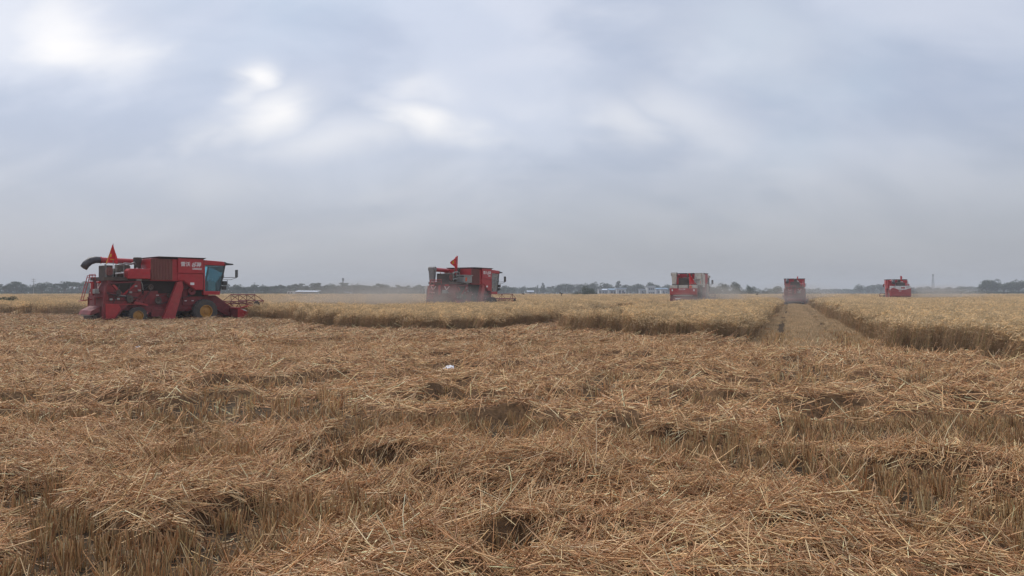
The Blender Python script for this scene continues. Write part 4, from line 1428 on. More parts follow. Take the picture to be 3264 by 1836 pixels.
        MB().prism([(-6.08, 1.3), (-6.35, 1.2), (-6.7, 0.55), (-6.55, 0.5), (-6.12, 0.7)], -0.95, 0.95).build('straw_spreader', M['red_dusty_shaded'], root, bevel=0.02)
        MB().prism([(-6.50, 0.62), (-6.92, 0.52), (-6.92, 0.48), (-6.5, 0.5)], -0.95, 0.95).build('spreader_lip', M['cream'], root)
        MB().box(-6.62, -6.5, 0.2, 0.7, 1.02, 1.12).build('white_plate', M['letter'], root)
        MB().prism([(-3.38, 2.20), (-2.0, 2.20), (-2.0, 3.45), (-3.30, 3.62), (-3.45, 3.1)], -1.42, -1.33).build('cream_side_panel', M['cream'], root, bevel=0.02)
        MB().box(-0.9, -0.3, -1.46, -1.31, 0.9, 2.5).build('cream_side_panel', M['cream'], root, bevel=0.02)
        MB().box(-0.7, -0.55, -1.47, -1.46, 1.0, 1.9).build('orange_strip', M['red_light'], root)
        MB().box(-3.44, -3.385, -1.30, -0.62, 2.35, 3.6).build('cream_tank_corner', M['cream'], root)
    elif style == 'swoosh':
        MB().box(-6.14, -5.84, -1.36, 1.36, 2.02, 2.62).build('white_rear_band', M['white'], root, bevel=0.02)
        pts = [(-1.34, 2.02), (1.34, 2.02), (1.34, 2.18), (0.95, 2.36), (0.7, 2.28), (0.3, 2.10), (-0.2, 2.06), (-0.7, 2.10), (-1.0, 2.22), (-1.34, 2.3)]
        MB().prism_x(pts, -6.165, -6.14).build('red_swoosh', M['red_light'], root)
        for (a, b) in ((0.55, 0.9), (-1.15, -0.75)):
            MB().box(-6.155, -6.14, a, b, 2.44, 2.50).build('grille_slot', M['dark'], root)
        MB().box(-6.16, -6.14, -0.55, -0.05, 2.25, 2.45).build('red_badge', M['red_light'], root)
        MB().prism([(-5.86, 1.0), (-6.2, 1.2), (-6.18, 2.01), (-5.86, 2.01)], -1.36, 1.36).build('tail_door', M['red_light'], root, bevel=0.03)
        MB().box(-6.21, -6.19, -0.1, 0.25, 1.86, 1.93).build('tail_plate', M['letter'], root)
        MB().prism([(-5.9, 1.0), (-6.4, 0.7), (-6.6, 0.5), (-5.9, 0.6)], -0.95, 0.95).build('straw_spreader', M['red_dusty_shaded'], root, bevel=0.02)
    MB.XW = 1.0
    return root


combine('combine_harvester', C1, 'red combine harvester with teal cab window, yellow wheel hubs and black unloading spout',
        dict(letters=('雷沃', '谷神', 'GM8002S'), glass='glass_teal', side_box='red'))
combine('combine_harvester', C2, 'dusty red combine harvester with grey tool box and grey hanging unloading spout',
        dict(letters=('雷沃', '谷神', 'GM80'), side_box='grey', boot='canvas'))
combine('combine_harvester', C3, 'red and cream combine harvester with cream spout and cream band across its tail',
        dict(side_box='cream', boot='cream', rear='band', rust=False, roof='cream', hood='red_dusty_shaded'))
combine('combine_harvester', C4, 'all red combine harvester seen squarely from behind at the end of the cut lane',
        dict(side_box='red'))
combine('combine_harvester', C5, 'distant red combine harvester with white band and red swoosh on its tail',
        dict(side_box='red', rear='swoosh', rust=False))

# ------------------------------------------------------------------ flags on the combines
def flag(cfg, lx, ly, z0, z1, mode, label, lean=0.0, size=1.0, pole_mat='grey'):
    a = math.radians(cfg['head'])
    lx *= XWARP
    x = cfg['root'][0] + lx * math.cos(a) - ly * math.sin(a)
    y = cfg['root'][1] + lx * math.sin(a) + ly * math.cos(a)
    r = empty('flag', (x, y, z0), 0.0)
    tag(r, label, 'flag', 'flags flown on the combines')
    H = z1 - z0
    MB().tube([(0, 0, 0), (lean * H, 0, H)], 0.014, 6).build('pole', M[pole_mat], r)
    # cloth: hangs from the top of the pole, in folds
    nu, nv = 14, 18
    vs, fs, fr = [], [], []
    for j in range(nv + 1):
        for i in range(nu + 1):
            u, v = i / nu, j / nv
            if mode == 'tent':          # swung cloth: wide at the foot
                wv = 0.05 + 0.95 * v ** 1.1
                xx = (-0.42 + 0.82 * u) * wv * size * (1 - 0.35 * max(0, v - 0.62) / 0.38 * u)
                zz = H - 0.06 - v * 1.02 * size - 0.10 * abs(u - 0.45) * wv
                yy = 0.07 * math.sin(u * 11 + v * 2) * wv - 0.05
            elif mode == 'furl':        # wrapped round the pole with one corner blown out
                wv = 0.16 + 0.42 * math.exp(-((v - 0.30) / 0.17) ** 2)
                xx = (-u * wv + 0.08) * size
                zz = H - 0.05 - v * 1.45 * size - 0.10 * u
                yy = 0.05 * math.sin(u * 9 + v * 3)
            elif mode == 'droop':       # limp triangle to the right
                wv = 0.10 + 0.72 * v ** 1.3 if v < 0.85 else 0.70 - 2.2 * (v - 0.85)
                xx = (-0.06 + u * wv) * size
                zz = H - 0.03 - v * 1.25 * size + 0.06 * u
                yy = 0.06 * math.sin(u * 9 + v * 4)
            else:                       # narrow
                wv = 0.20 + 0.06 * math.sin(v * 7)
                xx = (-0.05 + u * wv) * size
                zz = H - 0.03 - v * 0.75 * size
                yy = 0.04 * math.sin(u * 9 + v * 4)
            vs.append((xx + lean * (zz), yy, zz))
    n1 = nu + 1
    for j in range(nv):
        for i in range(nu):
            fs.append((j * n1 + i, j * n1 + i + 1, (j + 1) * n1 + i + 1, (j + 1) * n1 + i))
    o = MB().add(vs, fs).build('cloth', M['flag'], r, smooth=True)
    s = o.modifiers.new('thickness', 'SOLIDIFY')
    s.thickness = 0.006
    s.offset = 0

    def bit(name, i0, i1, j0, j1, off):
        vv, ff = [], []
        for j in range(j0, j1 + 1):
            for i in range(i0, i1 + 1):
                p = vs[j * n1 + i]
                vv.append((p[0], p[1] - off, p[2]))
        w = i1 - i0 + 1
        for j in range(j1 - j0):
            for i in range(i1 - i0):
                ff.append((j * w + i, j * w + i + 1, (j + 1) * w + i + 1, (j + 1) * w + i))
        q = MB().add(vv, ff).build(name, M['gold'], o, smooth=True)
        s2 = q.modifiers.new('thickness', 'SOLIDIFY')
        s2.thickness = 0.004
        s2.offset = 0
    if mode == 'tent':
        bit('gold_fringe', 0, 1, 3, nv, 0.012)
        bit('gold_emblem', 3, 6, 9, 12, 0.012)
        bit('gold_emblem', 5, 9, 14, 15, 0.012)
    elif mode == 'furl':
        bit('gold_emblem', 7, 11, 4, 7, 0.012)
    return r


flag(C1, -5.4, -0.9, 2.47, 4.24, 'tent', 'red flag with gold fringe above the combine with yellow wheel hubs', size=0.95)
flag(C2, -4.0, -0.2, 2.37, 4.55, 'furl', 'narrow red flag standing above the combine with the grey tool box', lean=0.03)
flag(C3, -5.95, -0.62, 2.36, 3.52, 'droop', 'limp red flag hanging behind the red and cream combine', size=1.0, lean=-0.05)
flag(C4, -4.2, -0.35, 2.37, 3.92, 'narrow', 'small flag on the red combine in the cut lane', size=0.6, pole_mat='reflector')
flag(C5, -4.0, -0.45, 2.37, 4.12, 'narrow', 'small red flag on the combine with the white band', lean=-0.10, size=1.1)

# ------------------------------------------------------------------ litter and birds
def packet(x, y, L_, W_, H_, rz, label, stripes=False, mat='paper'):
    z = float(max(straw_h(np.array([x]), np.array([y]))[0], 0)) + 0.10
    r = empty('paper_packet', (x, y, z), rz)
    tag(r, label, 'litter', 'litter lying in the straw')
    n, m = 9, 6
    vs, fs = [], []
    for j in range(m):
        for i in range(n):
            u, v = i / (n - 1), j / (m - 1)
            taper = 1 - 0.55 * max(0, u - 0.55) / 0.45
            zz = H_ * (0.25 + 0.75 * math.sin(min(1, u * 1.25) * math.pi * 0.62)) * (0.35 + 0.65 * v) + 0.008 * math.sin(i * 2.1 + j * 1.7)
            vs.append(((u - 0.5) * L_, (v - 0.5) * W_ * taper, zz))
    for j in range(m - 1):
        for i in range(n - 1):
            fs.append((j * n + i, j * n + i + 1, (j + 1) * n + i + 1, (j + 1) * n + i))
    o = MB().add(vs, fs).build('crumpled_sheet', M[mat], r)
    s = o.modifiers.new('thickness', 'SOLIDIFY')
    s.thickness = 0.006
    if stripes:
        for k, (u0, u1) in enumerate(((0.06, 0.09), (0.20, 0.235), (0.30, 0.35))):
            vv = []
            for u in (u0, u1):
                for v in (0.05, 0.5):
                    zz = H_ * (0.25 + 0.75 * math.sin(min(1, u * 1.25) * math.pi * 0.62)) * (0.35 + 0.65 * v) + 0.011
                    vv.append(((u - 0.5) * L_, (v - 0.5) * W_, zz))
            MB().add(vv, [(0, 1, 3, 2)]).build('printed_stripe', M['print'], o)


packet(*px_ground(1430, 1164, 0.2), 0.21, 0.15, 0.09, 0.15, 'crumpled white packet with grey stripes lying on the straw', True)
packet(*px_ground(826, 1056, 0.15), 0.17, 0.2, 0.09, 0.0, 'small white scrap of paper in the straw before the combine with yellow hubs')
packet(*px_ground(438, 1108, 0.15), 0.18, 0.15, 0.07, 0.5, 'pale lilac scrap of plastic half buried in the straw')


def bird(loc, rz, roll, span, label, fold=0.0):
    """one swallow-like body with spread wings and a forked tail, a single mesh"""
    mb = MB()
    s = span
    pts = [(0.30, 0.0), (0.25, 0.045), (0.16, 0.075), (0.0, 0.085), (-0.18, 0.05), (-0.30, 0.02)]
    mb.tube([(x * s, 0, 0) for x, r_ in pts], [max(0.006, r_) * s for x, r_ in pts], 8)
    for sd_ in (-1, 1):
        vs, fs = [], []
        for (x0, x1, yy, zz) in ((0.14, -0.10, 0.05, 0.02), (0.17, -0.06, 0.22, 0.08 + fold), (0.06, -0.10, 0.38, 0.08 + fold * 1.4), (-0.16, -0.19, 0.52, 0.05 + fold * 1.6)):
            vs += [(x0 * s, sd_ * yy * s, zz * s), (x1 * s, sd_ * yy * s, zz * s), (x1 * s, sd_ * yy * s, (zz - 0.012) * s), (x0 * s, sd_ * yy * s, (zz - 0.02) * s)]
        for k in range(3):
            b = k * 4
            for q in range(4):
                q2 = (q + 1) % 4
                fs.append((b + q, b + q2, b + 4 + q2, b + 4 + q))
        fs.append((12, 13, 14, 15))
        mb.add(vs, fs)
        mb.add([(-0.24 * s, 0, 0.01 * s), (-0.28 * s, sd_ * 0.04 * s, 0.01 * s), (-0.46 * s, sd_ * 0.10 * s, 0.01 * s), (-0.30 * s, 0, 0.012 * s), (-0.28 * s, 0, -0.012 * s)], [(0, 1, 2, 3), (1, 4, 2), (4, 3, 2), (0, 4, 1)])
    o = mb.build('bird', M['bird'])
    o.location = loc
    o.rotation_euler = (roll[0], roll[1], rz)
    tag(o, label, 'bird', 'birds skimming over the wheat')


D = 52
bird((px_x(1791, D), D, px_z(938, D)), math.radians(60), (0.2, -0.9, 0), 0.34, 'dark bird rising steeply over the wheat near the round green bush', 0.25)
D = 56
bird((px_x(1668, D), D, px_z(937, D)), math.radians(15), (0.1, 0.05, 0), 0.36, 'dark bird gliding flat over the wheat with wings spread', 0.02)
D = 60
bird((px_x(2413, D), D, px_z(938, D)), math.radians(170), (0.05, 0.0, 0), 0.34, 'dark bird low over the wheat before the row of rounded bushes', 0.0)

# ------------------------------------------------------------------ trees, bushes
def leaf_cloud(lobes, n, size, base, flat=1.0):
    """n small leaf faces scattered through the lobes (cx,cy,cz,rx,ry,rz)"""
    lob = np.array(lobes)
    w = lob[:, 3] * lob[:, 4] + lob[:, 5] * lob[:, 3]
    k = RNG.choice(len(lob), n, p=w / w.sum())
    d = RNG.normal(0, 1, (n, 3))
    d /= np.linalg.norm(d, axis=1)[:, None]
    r = RNG.uniform(0.45, 1.06, n) ** 0.6
    ctr = lob[k, :3] + d * r[:, None] * lob[k, 3:6]
    a = RNG.normal(0, 1, (n, 3))
    a /= np.linalg.norm(a, axis=1)[:, None]
    b = np.cross(a, RNG.normal(0, 1, (n, 3)))
    b /= np.linalg.norm(b, axis=1)[:, None]
    s = RNG.uniform(0.6, 1.3, n)[:, None] * size
    V = np.stack([ctr - a * s, ctr + b * s * 0.6, ctr + a * s, ctr - b * s * 0.6], 1).reshape(-1, 3)
    Q = np.arange(n * 4).reshape(-1, 4)
    C = np.array(base)[None, :] * RNG.uniform(0.6, 1.4, (n, 1)) * RNG.uniform(0.92, 1.08, (n, 3))
    return V, Q, np.repeat(C, 4, axis=0)


GREEN = (0.055, 0.075, 0.036)


def make_tree(kind, h, label, group):
    r = empty('tree')
    tag(r, label, 'tree', group)
    lob = []
    limbs = MB()
    if kind == 'umbrella':
        th = h * 0.55
        for k in range(7):
            a = k * 2.4 + random.random()
            rr = h * random.uniform(0.10, 0.42)
            zc = h * random.uniform(0.66, 0.92)
            lob.append((rr * math.cos(a), rr * math.sin(a), zc, h * random.uniform(.14, .24), h * random.uniform(.14, .24), h * random.uniform(.05, .10)))
            limbs.tube([(0, 0, th * 0.75), (rr * 0.5 * math.cos(a), rr * 0.5 * math.sin(a), zc * 0.85), (rr * math.cos(a), rr * math.sin(a), zc)], [h * .018, h * .012, h * .006], 5)
    elif kind == 'round':
        th = h * 0.4
        for k in range(9):
            a = k * 2.4 + random.random()
            rr = h * random.uniform(0.0, 0.30)
            zc = h * random.uniform(0.40, 0.82)
            q = h * random.uniform(.13, .23)
            lob.append((rr * math.cos(a), rr * math.sin(a), zc, q * 1.15, q * 1.15, q))
            limbs.tube([(0, 0, th * 0.7), (rr * 0.6 * math.cos(a), rr * 0.6 * math.sin(a), zc * 0.8), (rr * math.cos(a), rr * math.sin(a), zc)], [h * .02, h * .012, h * .006], 5)
    elif kind == 'tall':
        th = h * 0.4
        for k in range(9):
            a = k * 2.4
            zc = h * (0.3 + 0.62 * k / 8)
            rr = h * 0.05
            q = h * (0.16 - 0.09 * k / 8)
            lob.append((rr * math.cos(a), rr * math.sin(a), zc, q, q, h * 0.10))
            limbs.tube([(0, 0, zc * 0.8), (rr * math.cos(a) * 2, rr * math.sin(a) * 2, zc)], [h * .014, h * .006], 5)
    else:   # bushy, foliage to the ground
        th = h * 0.2
        for k in range(12):
            a = k * 2.4 + random.random()
            rr = h * random.uniform(0.0, 0.55)
            zc = h * random.uniform(0.18, 0.78 - 0.5 * rr / h)
            q = h * random.uniform(.18, .27)
            lob.append((rr * math.cos(a), rr * math.sin(a), zc, q * 1.2, q * 1.2, q))
            limbs.tube([(0, 0, th * 0.3), (rr * math.cos(a), rr * math.sin(a), zc)], [h * .02, h * .006], 5)
    limbs.tube([(0, 0, -0.1), (h * .01, 0, th * 0.5), (0, 0, th), (0, h * 0.01, h * 0.7)], [h * .028, h * .022, h * .018, h * .006], 6)
    limbs.build('trunk', M['bark'], r)
    n = {'umbrella': 800, 'round': 1200, 'tall': 700, 'bush': 1900}[kind]
    V, Q, C = leaf_cloud(lob, n, h * 0.034, GREEN)
    o = bpy.data.objects.new('crown', mesh_from_arrays('crown', V, Q, C, M['leaf']))
    COL.objects.link(o)
    o.parent = r
    return r


_protos = {}


def place_tree(kind, px, ytop, D, label, group, wf=1.0):
    h = px_z(ytop, D)
    if ' tree ' in label and kind in ('umbrella', 'round') and 'rounded' not in label:
        label = label.replace(' tree ', (' flat topped tree ' if kind == 'umbrella' else ' rounded tree '), 1)
        label = label.replace('spreading ', '')
        label = ('tall ' if h > 7.2 else 'small ' if h < 5.4 else '') + label
    key = (kind, random.randrange(4))
    if key not in _protos:
        t = make_tree(kind, 6.0, label, group)
        _protos[key] = t
    else:
        t = copy_tree(_protos[key])
    tag(t, label, 'bush' if kind == 'bush' else 'tree', group)
    t.name = 'bush' if kind == 'bush' else 'tree'
    s = h / 6.0 * 1.04
    t.location = (px_x(px, D), D, 0)
    t.rotation_euler = (0, 0, random.uniform(0, 6.28))
    t.scale = (s * wf, s * wf, s)
    return t


def row(x0, x1, step, yt, yv, D, Dv, kinds, label, group, wf=1.0):
    x = x0
    while x < x1:
        place_tree(random.choice(kinds), x, yt + random.uniform(-yv, yv), D + random.uniform(-Dv, Dv), label, group, wf * random.uniform(0.85, 1.2))
        x += step * random.uniform(0.65, 1.35)


row(-40, 300, 26, 904, 7, 345, 25, ['umbrella', 'umbrella', 'round'], 'hazy spreading tree in the far row behind the combine with yellow hubs', 'trees behind the yellow hubbed combine')
row(300, 720, 40, 908, 5, 360, 20, ['umbrella', 'round'], 'hazy spreading tree in the far row behind the combine with yellow hubs', 'trees behind the yellow hubbed combine')
row(735, 905, 22, 911, 4, 370, 25, ['round', 'umbrella'], 'hazy tree standing above the dark wood beside the low white roofed shed', 'trees around the low shed')
row(925, 1215, 19, 906, 5, 380, 25, ['umbrella', 'round', 'umbrella'], 'hazy tree standing above the dark wood beside the low white roofed shed', 'trees around the low shed')
row(1228, 1375, 22, 910, 4, 380, 25, ['umbrella', 'round'], 'hazy tree behind the dusty combine with the grey tool box', 'trees behind the grey boxed combine')
row(1380, 1580, 30, 912, 4, 430, 25, ['umbrella', 'round'], 'hazy tree behind the dusty combine with the grey tool box', 'trees behind the grey boxed combine')
row(1585, 1790, 21, 913, 4, 560, 40, ['round', 'round', 'umbrella'], 'blue hazed tree in the even row between the two combines nearest the bush', 'even row of blue hazed trees')
place_tree('tall', 1713, 909, 560, 'pointed dark conifer spire sticking out of the even blue row', 'conifers', 0.7)
place_tree('tall', 1731, 903, 540, 'pointed dark conifer spire sticking out of the even blue row', 'conifers', 1.2)
for x, yt in ((1783, 905), (1800, 901), (1820, 903), (1845, 906), (1870, 903), (1888, 899), (1910, 912), (1933, 903), (1950, 912), (1990, 908), (2010, 912), (2022, 908), (2036, 906), (2048, 912), (2066, 908), (2078, 902), (2095, 908), (2112, 911), (2128, 908)):
    place_tree('round', x, yt, 520 + random.uniform(-30, 40), 'blue hazed tree among the roofs of the far village', 'village trees', 1.15)
place_tree('tall', 1970, 897, 500, 'tall pointed tree between the blue roofed village houses', 'village conifers', 1.5)
place_tree('tall', 2033, 905, 500, 'slim pointed tree beside the white two storey village house', 'village conifers', 0.9)
row(2140, 2260, 22, 913, 3, 520, 20, ['round'], 'blue hazed tree behind the red and cream combine', 'trees behind the cream combine')
for x, yt, w in ((2268, 908, 1.4), (2290, 912, 1.3), (2310, 905, 1.2), (2330, 906, 1.0), (2348, 901, 1.5), (2365, 908, 1.3)):
    place_tree('round' if yt < 906 else 'bush', x, yt, 300 + random.uniform(-10, 15), 'dusty green tree beside the red and cream combine', 'dusty green trees')
for x, yt, w in ((2400, 913, 1.15), (2438, 911, 1.2), (2478, 911, 1.2), (2388, 908, 0.6)):
    place_tree('bush' if yt > 909 else 'round', x, yt, 285 + random.uniform(-5, 10), 'rounded dome shaped bush in the short row before the cut lane combine', 'row of rounded bushes', w)
row(2575, 2800, 24, 921, 4, 900, 60, ['round'], 'faint tree almost lost in the haze beyond the cut lane combine', 'faint far trees')
row(2740, 2830, 20, 909, 3, 620, 30, ['round'], 'grey tree in the hazy clump beside the combine with the white band', 'grey clump trees', 1.2)
row(2905, 3130, 20, 915, 3, 600, 30, ['round'], 'grey hazed tree in the low belt beside the tall faint mast', 'low belt trees', 1.3)
for x, yt, w in ((3128, 909, 1.2), (3143, 889, 1.0), (3160, 893, 1.0), (3178, 899, 1.1), (3200, 906, 1.2), (3222, 896, 1.2), (3246, 892, 1.2), (3272, 892, 1.2), (3300, 893, 1.2)):
    place_tree('round', x, yt, 430 + random.uniform(-15, 15), 'big rounded tree in the dark clump past the tall faint mast', 'dark clump trees', w)
for x, yt, D, w in ((1838, 925, 210, 1.0), (1866, 912, 214, 1.05), (1886, 917, 212, 0.9)):
    place_tree('bush', x, yt, D, 'dark green bush standing at the far edge of the wheat', 'bushes at the wheat edge', w)
for x, yt, D, w in ((-6, 935, 70, 1.1), (14, 937, 70, 1.1), (40, 943, 69, 1.0)):
    place_tree('bush', x, yt, D, 'low green weedy bush standing in the wheat', 'weedy bushes in the wheat', w)


def wood(name, x0, x1, D, depth, yt, n, label, size=0.5, base=GREEN):
    """a far wood that reads as one mass"""
    Xp = RNG.uniform(px_x(x0, D), px_x(x1, D), n)
    Yp = RNG.uniform(D, D + depth, n)
    top = px_z(yt, D) * (0.80 + 0.5 * (fbm(Xp * 0.16, Yp * 0.16, 7, 3) - 0.4) + 0.16 * vnoise(Xp * 0.7, Yp * 0.7, 9))
    Zp = top * RNG.random(n) ** 0.65
    ctr = np.stack([Xp, Yp, Zp], 1)
    a = RNG.normal(0, 1, (n, 3))
    a /= np.linalg.norm(a, axis=1)[:, None]
    b = np.cross(a, RNG.normal(0, 1, (n, 3)))
    b /= np.linalg.norm(b, axis=1)[:, None]
    s = RNG.uniform(0.6, 1.4, n)[:, None] * size
    V = np.stack([ctr - a * s, ctr + b * s * 0.7, ctr + a * s, ctr - b * s * 0.7], 1).reshape(-1, 3)
    C = np.repeat(np.array(base)[None, :] * RNG.uniform(0.6, 1.4, (n, 1)), 4, axis=0)
    o = bpy.data.objects.new(name, mesh_from_arrays(name, V, np.arange(n * 4).reshape(-1, 4), C, M['leaf']))
    COL.objects.link(o)
    tag(o, label, 'wood', kind='stuff')


wood('far_wood', -120, 760, 400, 25, 917, 9000, 'far hazy wood reading as one mass behind the combine with yellow hubs')
wood('far_wood', 740, 1230, 410, 25, 913, 8000, 'even dark wood behind the low white roofed shed')
wood('far_wood', 1225, 1640, 460, 30, 916, 6000, 'hazy wood behind the dusty combine with the grey tool box')
wood('far_wood', 1600, 2300, 620, 30, 917, 9000, 'blue hazed wood behind the village roofs', 0.7)
wood('far_wood', 2560, 3330, 760, 40, 922, 9000, 'faint grey wood along the hazy horizon past the cut lane', 0.9)
wood('hedge', 700, 1110, 335, 4, 931, 2600, 'low scrubby hedge along the far edge of the wheat by the shed', 0.3)
wood('hedge', 1215, 1375, 335, 4, 930, 1400, 'low scrubby hedge by the small square house', 0.3)
wood('hedge', 2380, 2620, 340, 5, 931, 1600, 'low hedge behind the rounded bushes', 0.3)
wood('hedge', 2900, 3330, 380, 5, 928, 3200, 'low dark hedge at the foot of the clump of big trees', 0.4)
wood('hedge', -80, 320, 335, 4, 932, 2400, 'low scrub at the foot of the trees behind the yellow hubbed combine', 0.3)

# ------------------------------------------------------------------ buildings
def house(px0, px1, ytop, D, depth, wall, roof, label, rooftype='flat', win=2, storeys=1, rh=0.5):
    x0, x1 = px_x(px0, D), px_x(px1, D)
    h = px_z(ytop, D)
    r = empty('house', ((x0 + x1) / 2, D, 0))
    tag(r, label, 'house', 'far village houses')
    w = (x1 - x0) / 2
    hw = h - rh
    MB().box(-w, w, 0, depth, -0.05, hw).build('wall', M[wall], r)
    if rooftype == 'flat':
        MB().box(-w - 0.3, w + 0.3, -0.3, depth + 0.3, hw + 0.005, hw + 0.2).box(-w - 0.3, w + 0.3, -0.3, -0.1, hw + 0.205, h).build('roof', M[roof], r)
    else:
        MB().prism_x([(-0.5, hw - 0.05), (depth / 2, h), (depth + 0.5, hw - 0.05), (depth + 0.5, hw + 0.08), (depth / 2, h + 0.15), (-0.5, hw + 0.08)], -w - 0.4, w + 0.4).build('roof', M[roof], r)
    per = 2 * w / (win + 1)
    for s in range(storeys):
        zc = (s + 0.55) * hw / storeys
        for k in range(win):
            xc = -w + per * (k + 1)
            ww, hh = min(0.6, per * 0.3), hw / storeys * 0.22
            f = MB().box(xc - ww - .08, xc + ww + .08, -0.05, -0.003, zc - hh - .08, zc + hh + .08).build('window', M['wallg'], r)
            MB().box(xc - ww, xc + ww, -0.07, -0.053, zc - hh, zc + hh).build('pane', M['win'], f)
    MB().box(w - 1.3, w - 0.5, -0.04, -0.002, 0, min(2.0, hw * 0.7)).build('door', M['win'], r)
    return r


house(1908, 1918, 920, 440, 5, 'wallw', 'wallw', 'small white house with two windows beside the dark green bush', 'flat', 2, 1, .3)
house(1917, 1946, 921, 460, 6, 'wallg', 'roofw', 'long grey shed with pale roof among the far village houses', 'gable', 3, 1, .7)
house(1942, 1968, 920, 440, 6, 'wallg', 'roofb', 'grey farm building under a blue sheet roof in the village', 'gable', 2, 1, .8)
house(1966, 1996, 917, 435, 7, 'wallw', 'roofw', 'pale building with a wide white roof edge beside the tall pointed tree', 'flat', 2, 1, .7)
house(2064, 2088, 911, 450, 7, 'wallw', 'wallw', 'white two storey village house with a flat projecting roof', 'flat', 3, 2, .8)
house(2040, 2056, 921, 455, 5, 'wallg', 'roofw', 'small grey house with white roof beside the white two storey house', 'flat', 1, 1, .4)
house(2092, 2128, 918, 470, 6, 'wallg', 'roofb', 'grey house row with blue roof behind the red and cream combine', 'gable', 3, 1, .8)
house(2108, 2122, 920, 440, 5, 'wallw', 'roofw', 'small white hut with pale roof before the blue roofed row', 'flat', 1, 1, .4)
house(1681, 1700, 927, 430, 5, 'wallg', 'roofw', 'low shed with a bright roof under the even blue row of trees', 'gable', 1, 1, .5)
house(1355, 1369, 911, 300, 4, 'wallw', 'wallw', 'small square white house with one window behind the dusty combine', 'flat', 1, 1, .35)
house(1096, 1106, 930, 360, 3, 'wallw', 'roofw', 'tiny white hut by the hedge next to the lattice mast', 'flat', 1, 1, .3)
house(1106, 1116, 932, 358, 3, 'wallw', 'roofw', 'tiny pale hut beside the leaning field post', 'flat', 0, 1, .3)


def shed():
    D = 296
    r = empty('farm_shed', (px_x(960, D), D, 0))
    tag(r, 'long low open shed with a pale sheet roof at the far wheat edge', 'shed')
    x0, x1 = px_x(938, D) - r.location.x, px_x(1012, D) - r.location.x
    xm = px_x(975, D) - r.location.x
    MB().box(x0 + .3, xm, 0, 5, -0.05, 1.9).build('wall', M['wallg'], r)
    MB().box(xm + .1, x1 - .6, 3.5, 5, -0.05, 1.6).build('back_wall', M['wallw'], r)
    for k in range(4):
        xx = xm + 0.8 + k * (x1 - xm - 1.2) / 3
        MB().box(xx - .08, xx + .08, 0.1, 0.26, -0.05, 1.9).build('post', M['conc'], r)
    MB().add([(x0, -0.8, 2.0), (x1, -0.8, 1.9), (x1, 5.6, 2.35), (x0, 5.6, 2.45), (x0, -0.8, 2.12), (x1, -0.8, 2.02), (x1, 5.6, 2.47), (x0, 5.6, 2.57)],
             [(3, 2, 1, 0), (4, 5, 6, 7), (0, 1, 5, 4), (1, 2, 6, 5), (2, 3, 7, 6), (3, 0, 4, 7)]).build('roof', M['roofw'], r)
    D = 290
    r = empty('white_hut', (px_x(925, D), D, 0))
    tag(r, 'small white cabin with two windows beside the long low shed', 'hut')
    w = (px_x(935, D) - px_x(915, D)) / 2
    MB().box(-w, w, 0, 2.6, -0.05, 2.15).build('wall', M['wallw'], r)
    MB().box(-w - .1, w + .1, -.12, 2.75, 2.155, 2.26).build('roof', M['roofw'], r)
    for s in (-1, 1):
        f = MB().box(s * w * .45 - .36, s * w * .45 + .36, -.05, -.003, 1.15, 1.9).build('window', M['wallg'], r)
        MB().box(s * w * .45 - .3, s * w * .45 + .3, -.07, -.053, 1.2, 1.85).build('pane', M['win'], f)


shed()

# ------------------------------------------------------------------ poles and masts
def pole(px, ytop, D, label, arms=2):
    h = px_z(ytop, D)
    r = empty('power_pole', (px_x(px, D), D, 0))
    tag(r, label, 'pole', 'power poles on the skyline')
    MB().tube([(0, 0, -0.1), (0, 0, h)], [0.17, 0.11], 8).build('shaft', M['conc'], r)
    for k in range(arms):
        z = h - 0.4 - k * 0.9
        a = MB().box(-0.9, 0.9, -0.06, 0.06, z, z + 0.10).build('crossarm', M['dark'], r)
        for q in (-0.8, 0, 0.8):
            MB().tube([(q, 0, z + .1), (q, 0, z + .3)], 0.05, 6).build('insulator', M['wallw'], a)


def mast(px, ytop, D, label, b=1.0):
    h = px_z(ytop, D)
    r = empty('lattice_mast', (px_x(px, D), D, 0))
    tag(r, label, 'mast', 'masts on the skyline')
    n = 10
    legs = [(sx, sy) for sx in (-1, 1) for sy in (-1, 1)]

    def at(k, sx, sy):
        t = k / n
        w = b * (1 - 0.75 * t)
        return (sx * w, sy * w, h * t)
    for sx, sy in legs:
        MB().tube([at(0, sx, sy), at(n, sx, sy)], 0.06, 5).build('leg', M['dark'], r)
    br = MB()
    for k in range(n):
        for (p, q) in (((-1, -1), (1, -1)), ((1, -1), (1, 1)), ((1, 1), (-1, 1)), ((-1, 1), (-1, -1))):
            br.tube([at(k, *p), at(k + 1, *q)], 0.05, 4).tube([at(k + 1, *p), at(k + 1, *q)], 0.05, 4)
    br.build('bracing', M['dark'], r)
    hd = MB()
    for k in range(3):
        a = k * 2.1
        hd.box(0.5 * math.cos(a) - .15, 0.5 * math.cos(a) + .15, 0.5 * math.sin(a) - .1, 0.5 * math.sin(a) + .1, h - 1.6, h - 0.1)
    hd.build('antenna', M['grey'], r)


pole(107, 888, 330, 'concrete power pole standing before the trees behind the yellow hubbed combine')
pole(811, 900, 390, 'power pole above the trees between the combine reel and the low shed')
pole(1122, 904, 370, 'short power pole beside the thin lattice mast near the shed', 1)
pole(1806, 913, 430, 'pale power pole beside the dark green bush', 1)
mast(1093, 886, 420, 'thin lattice mast rising from the wood behind the shed', 0.7)
mast(2974, 874, 620, 'tall faint lattice mast fading into the haze', 1.1)

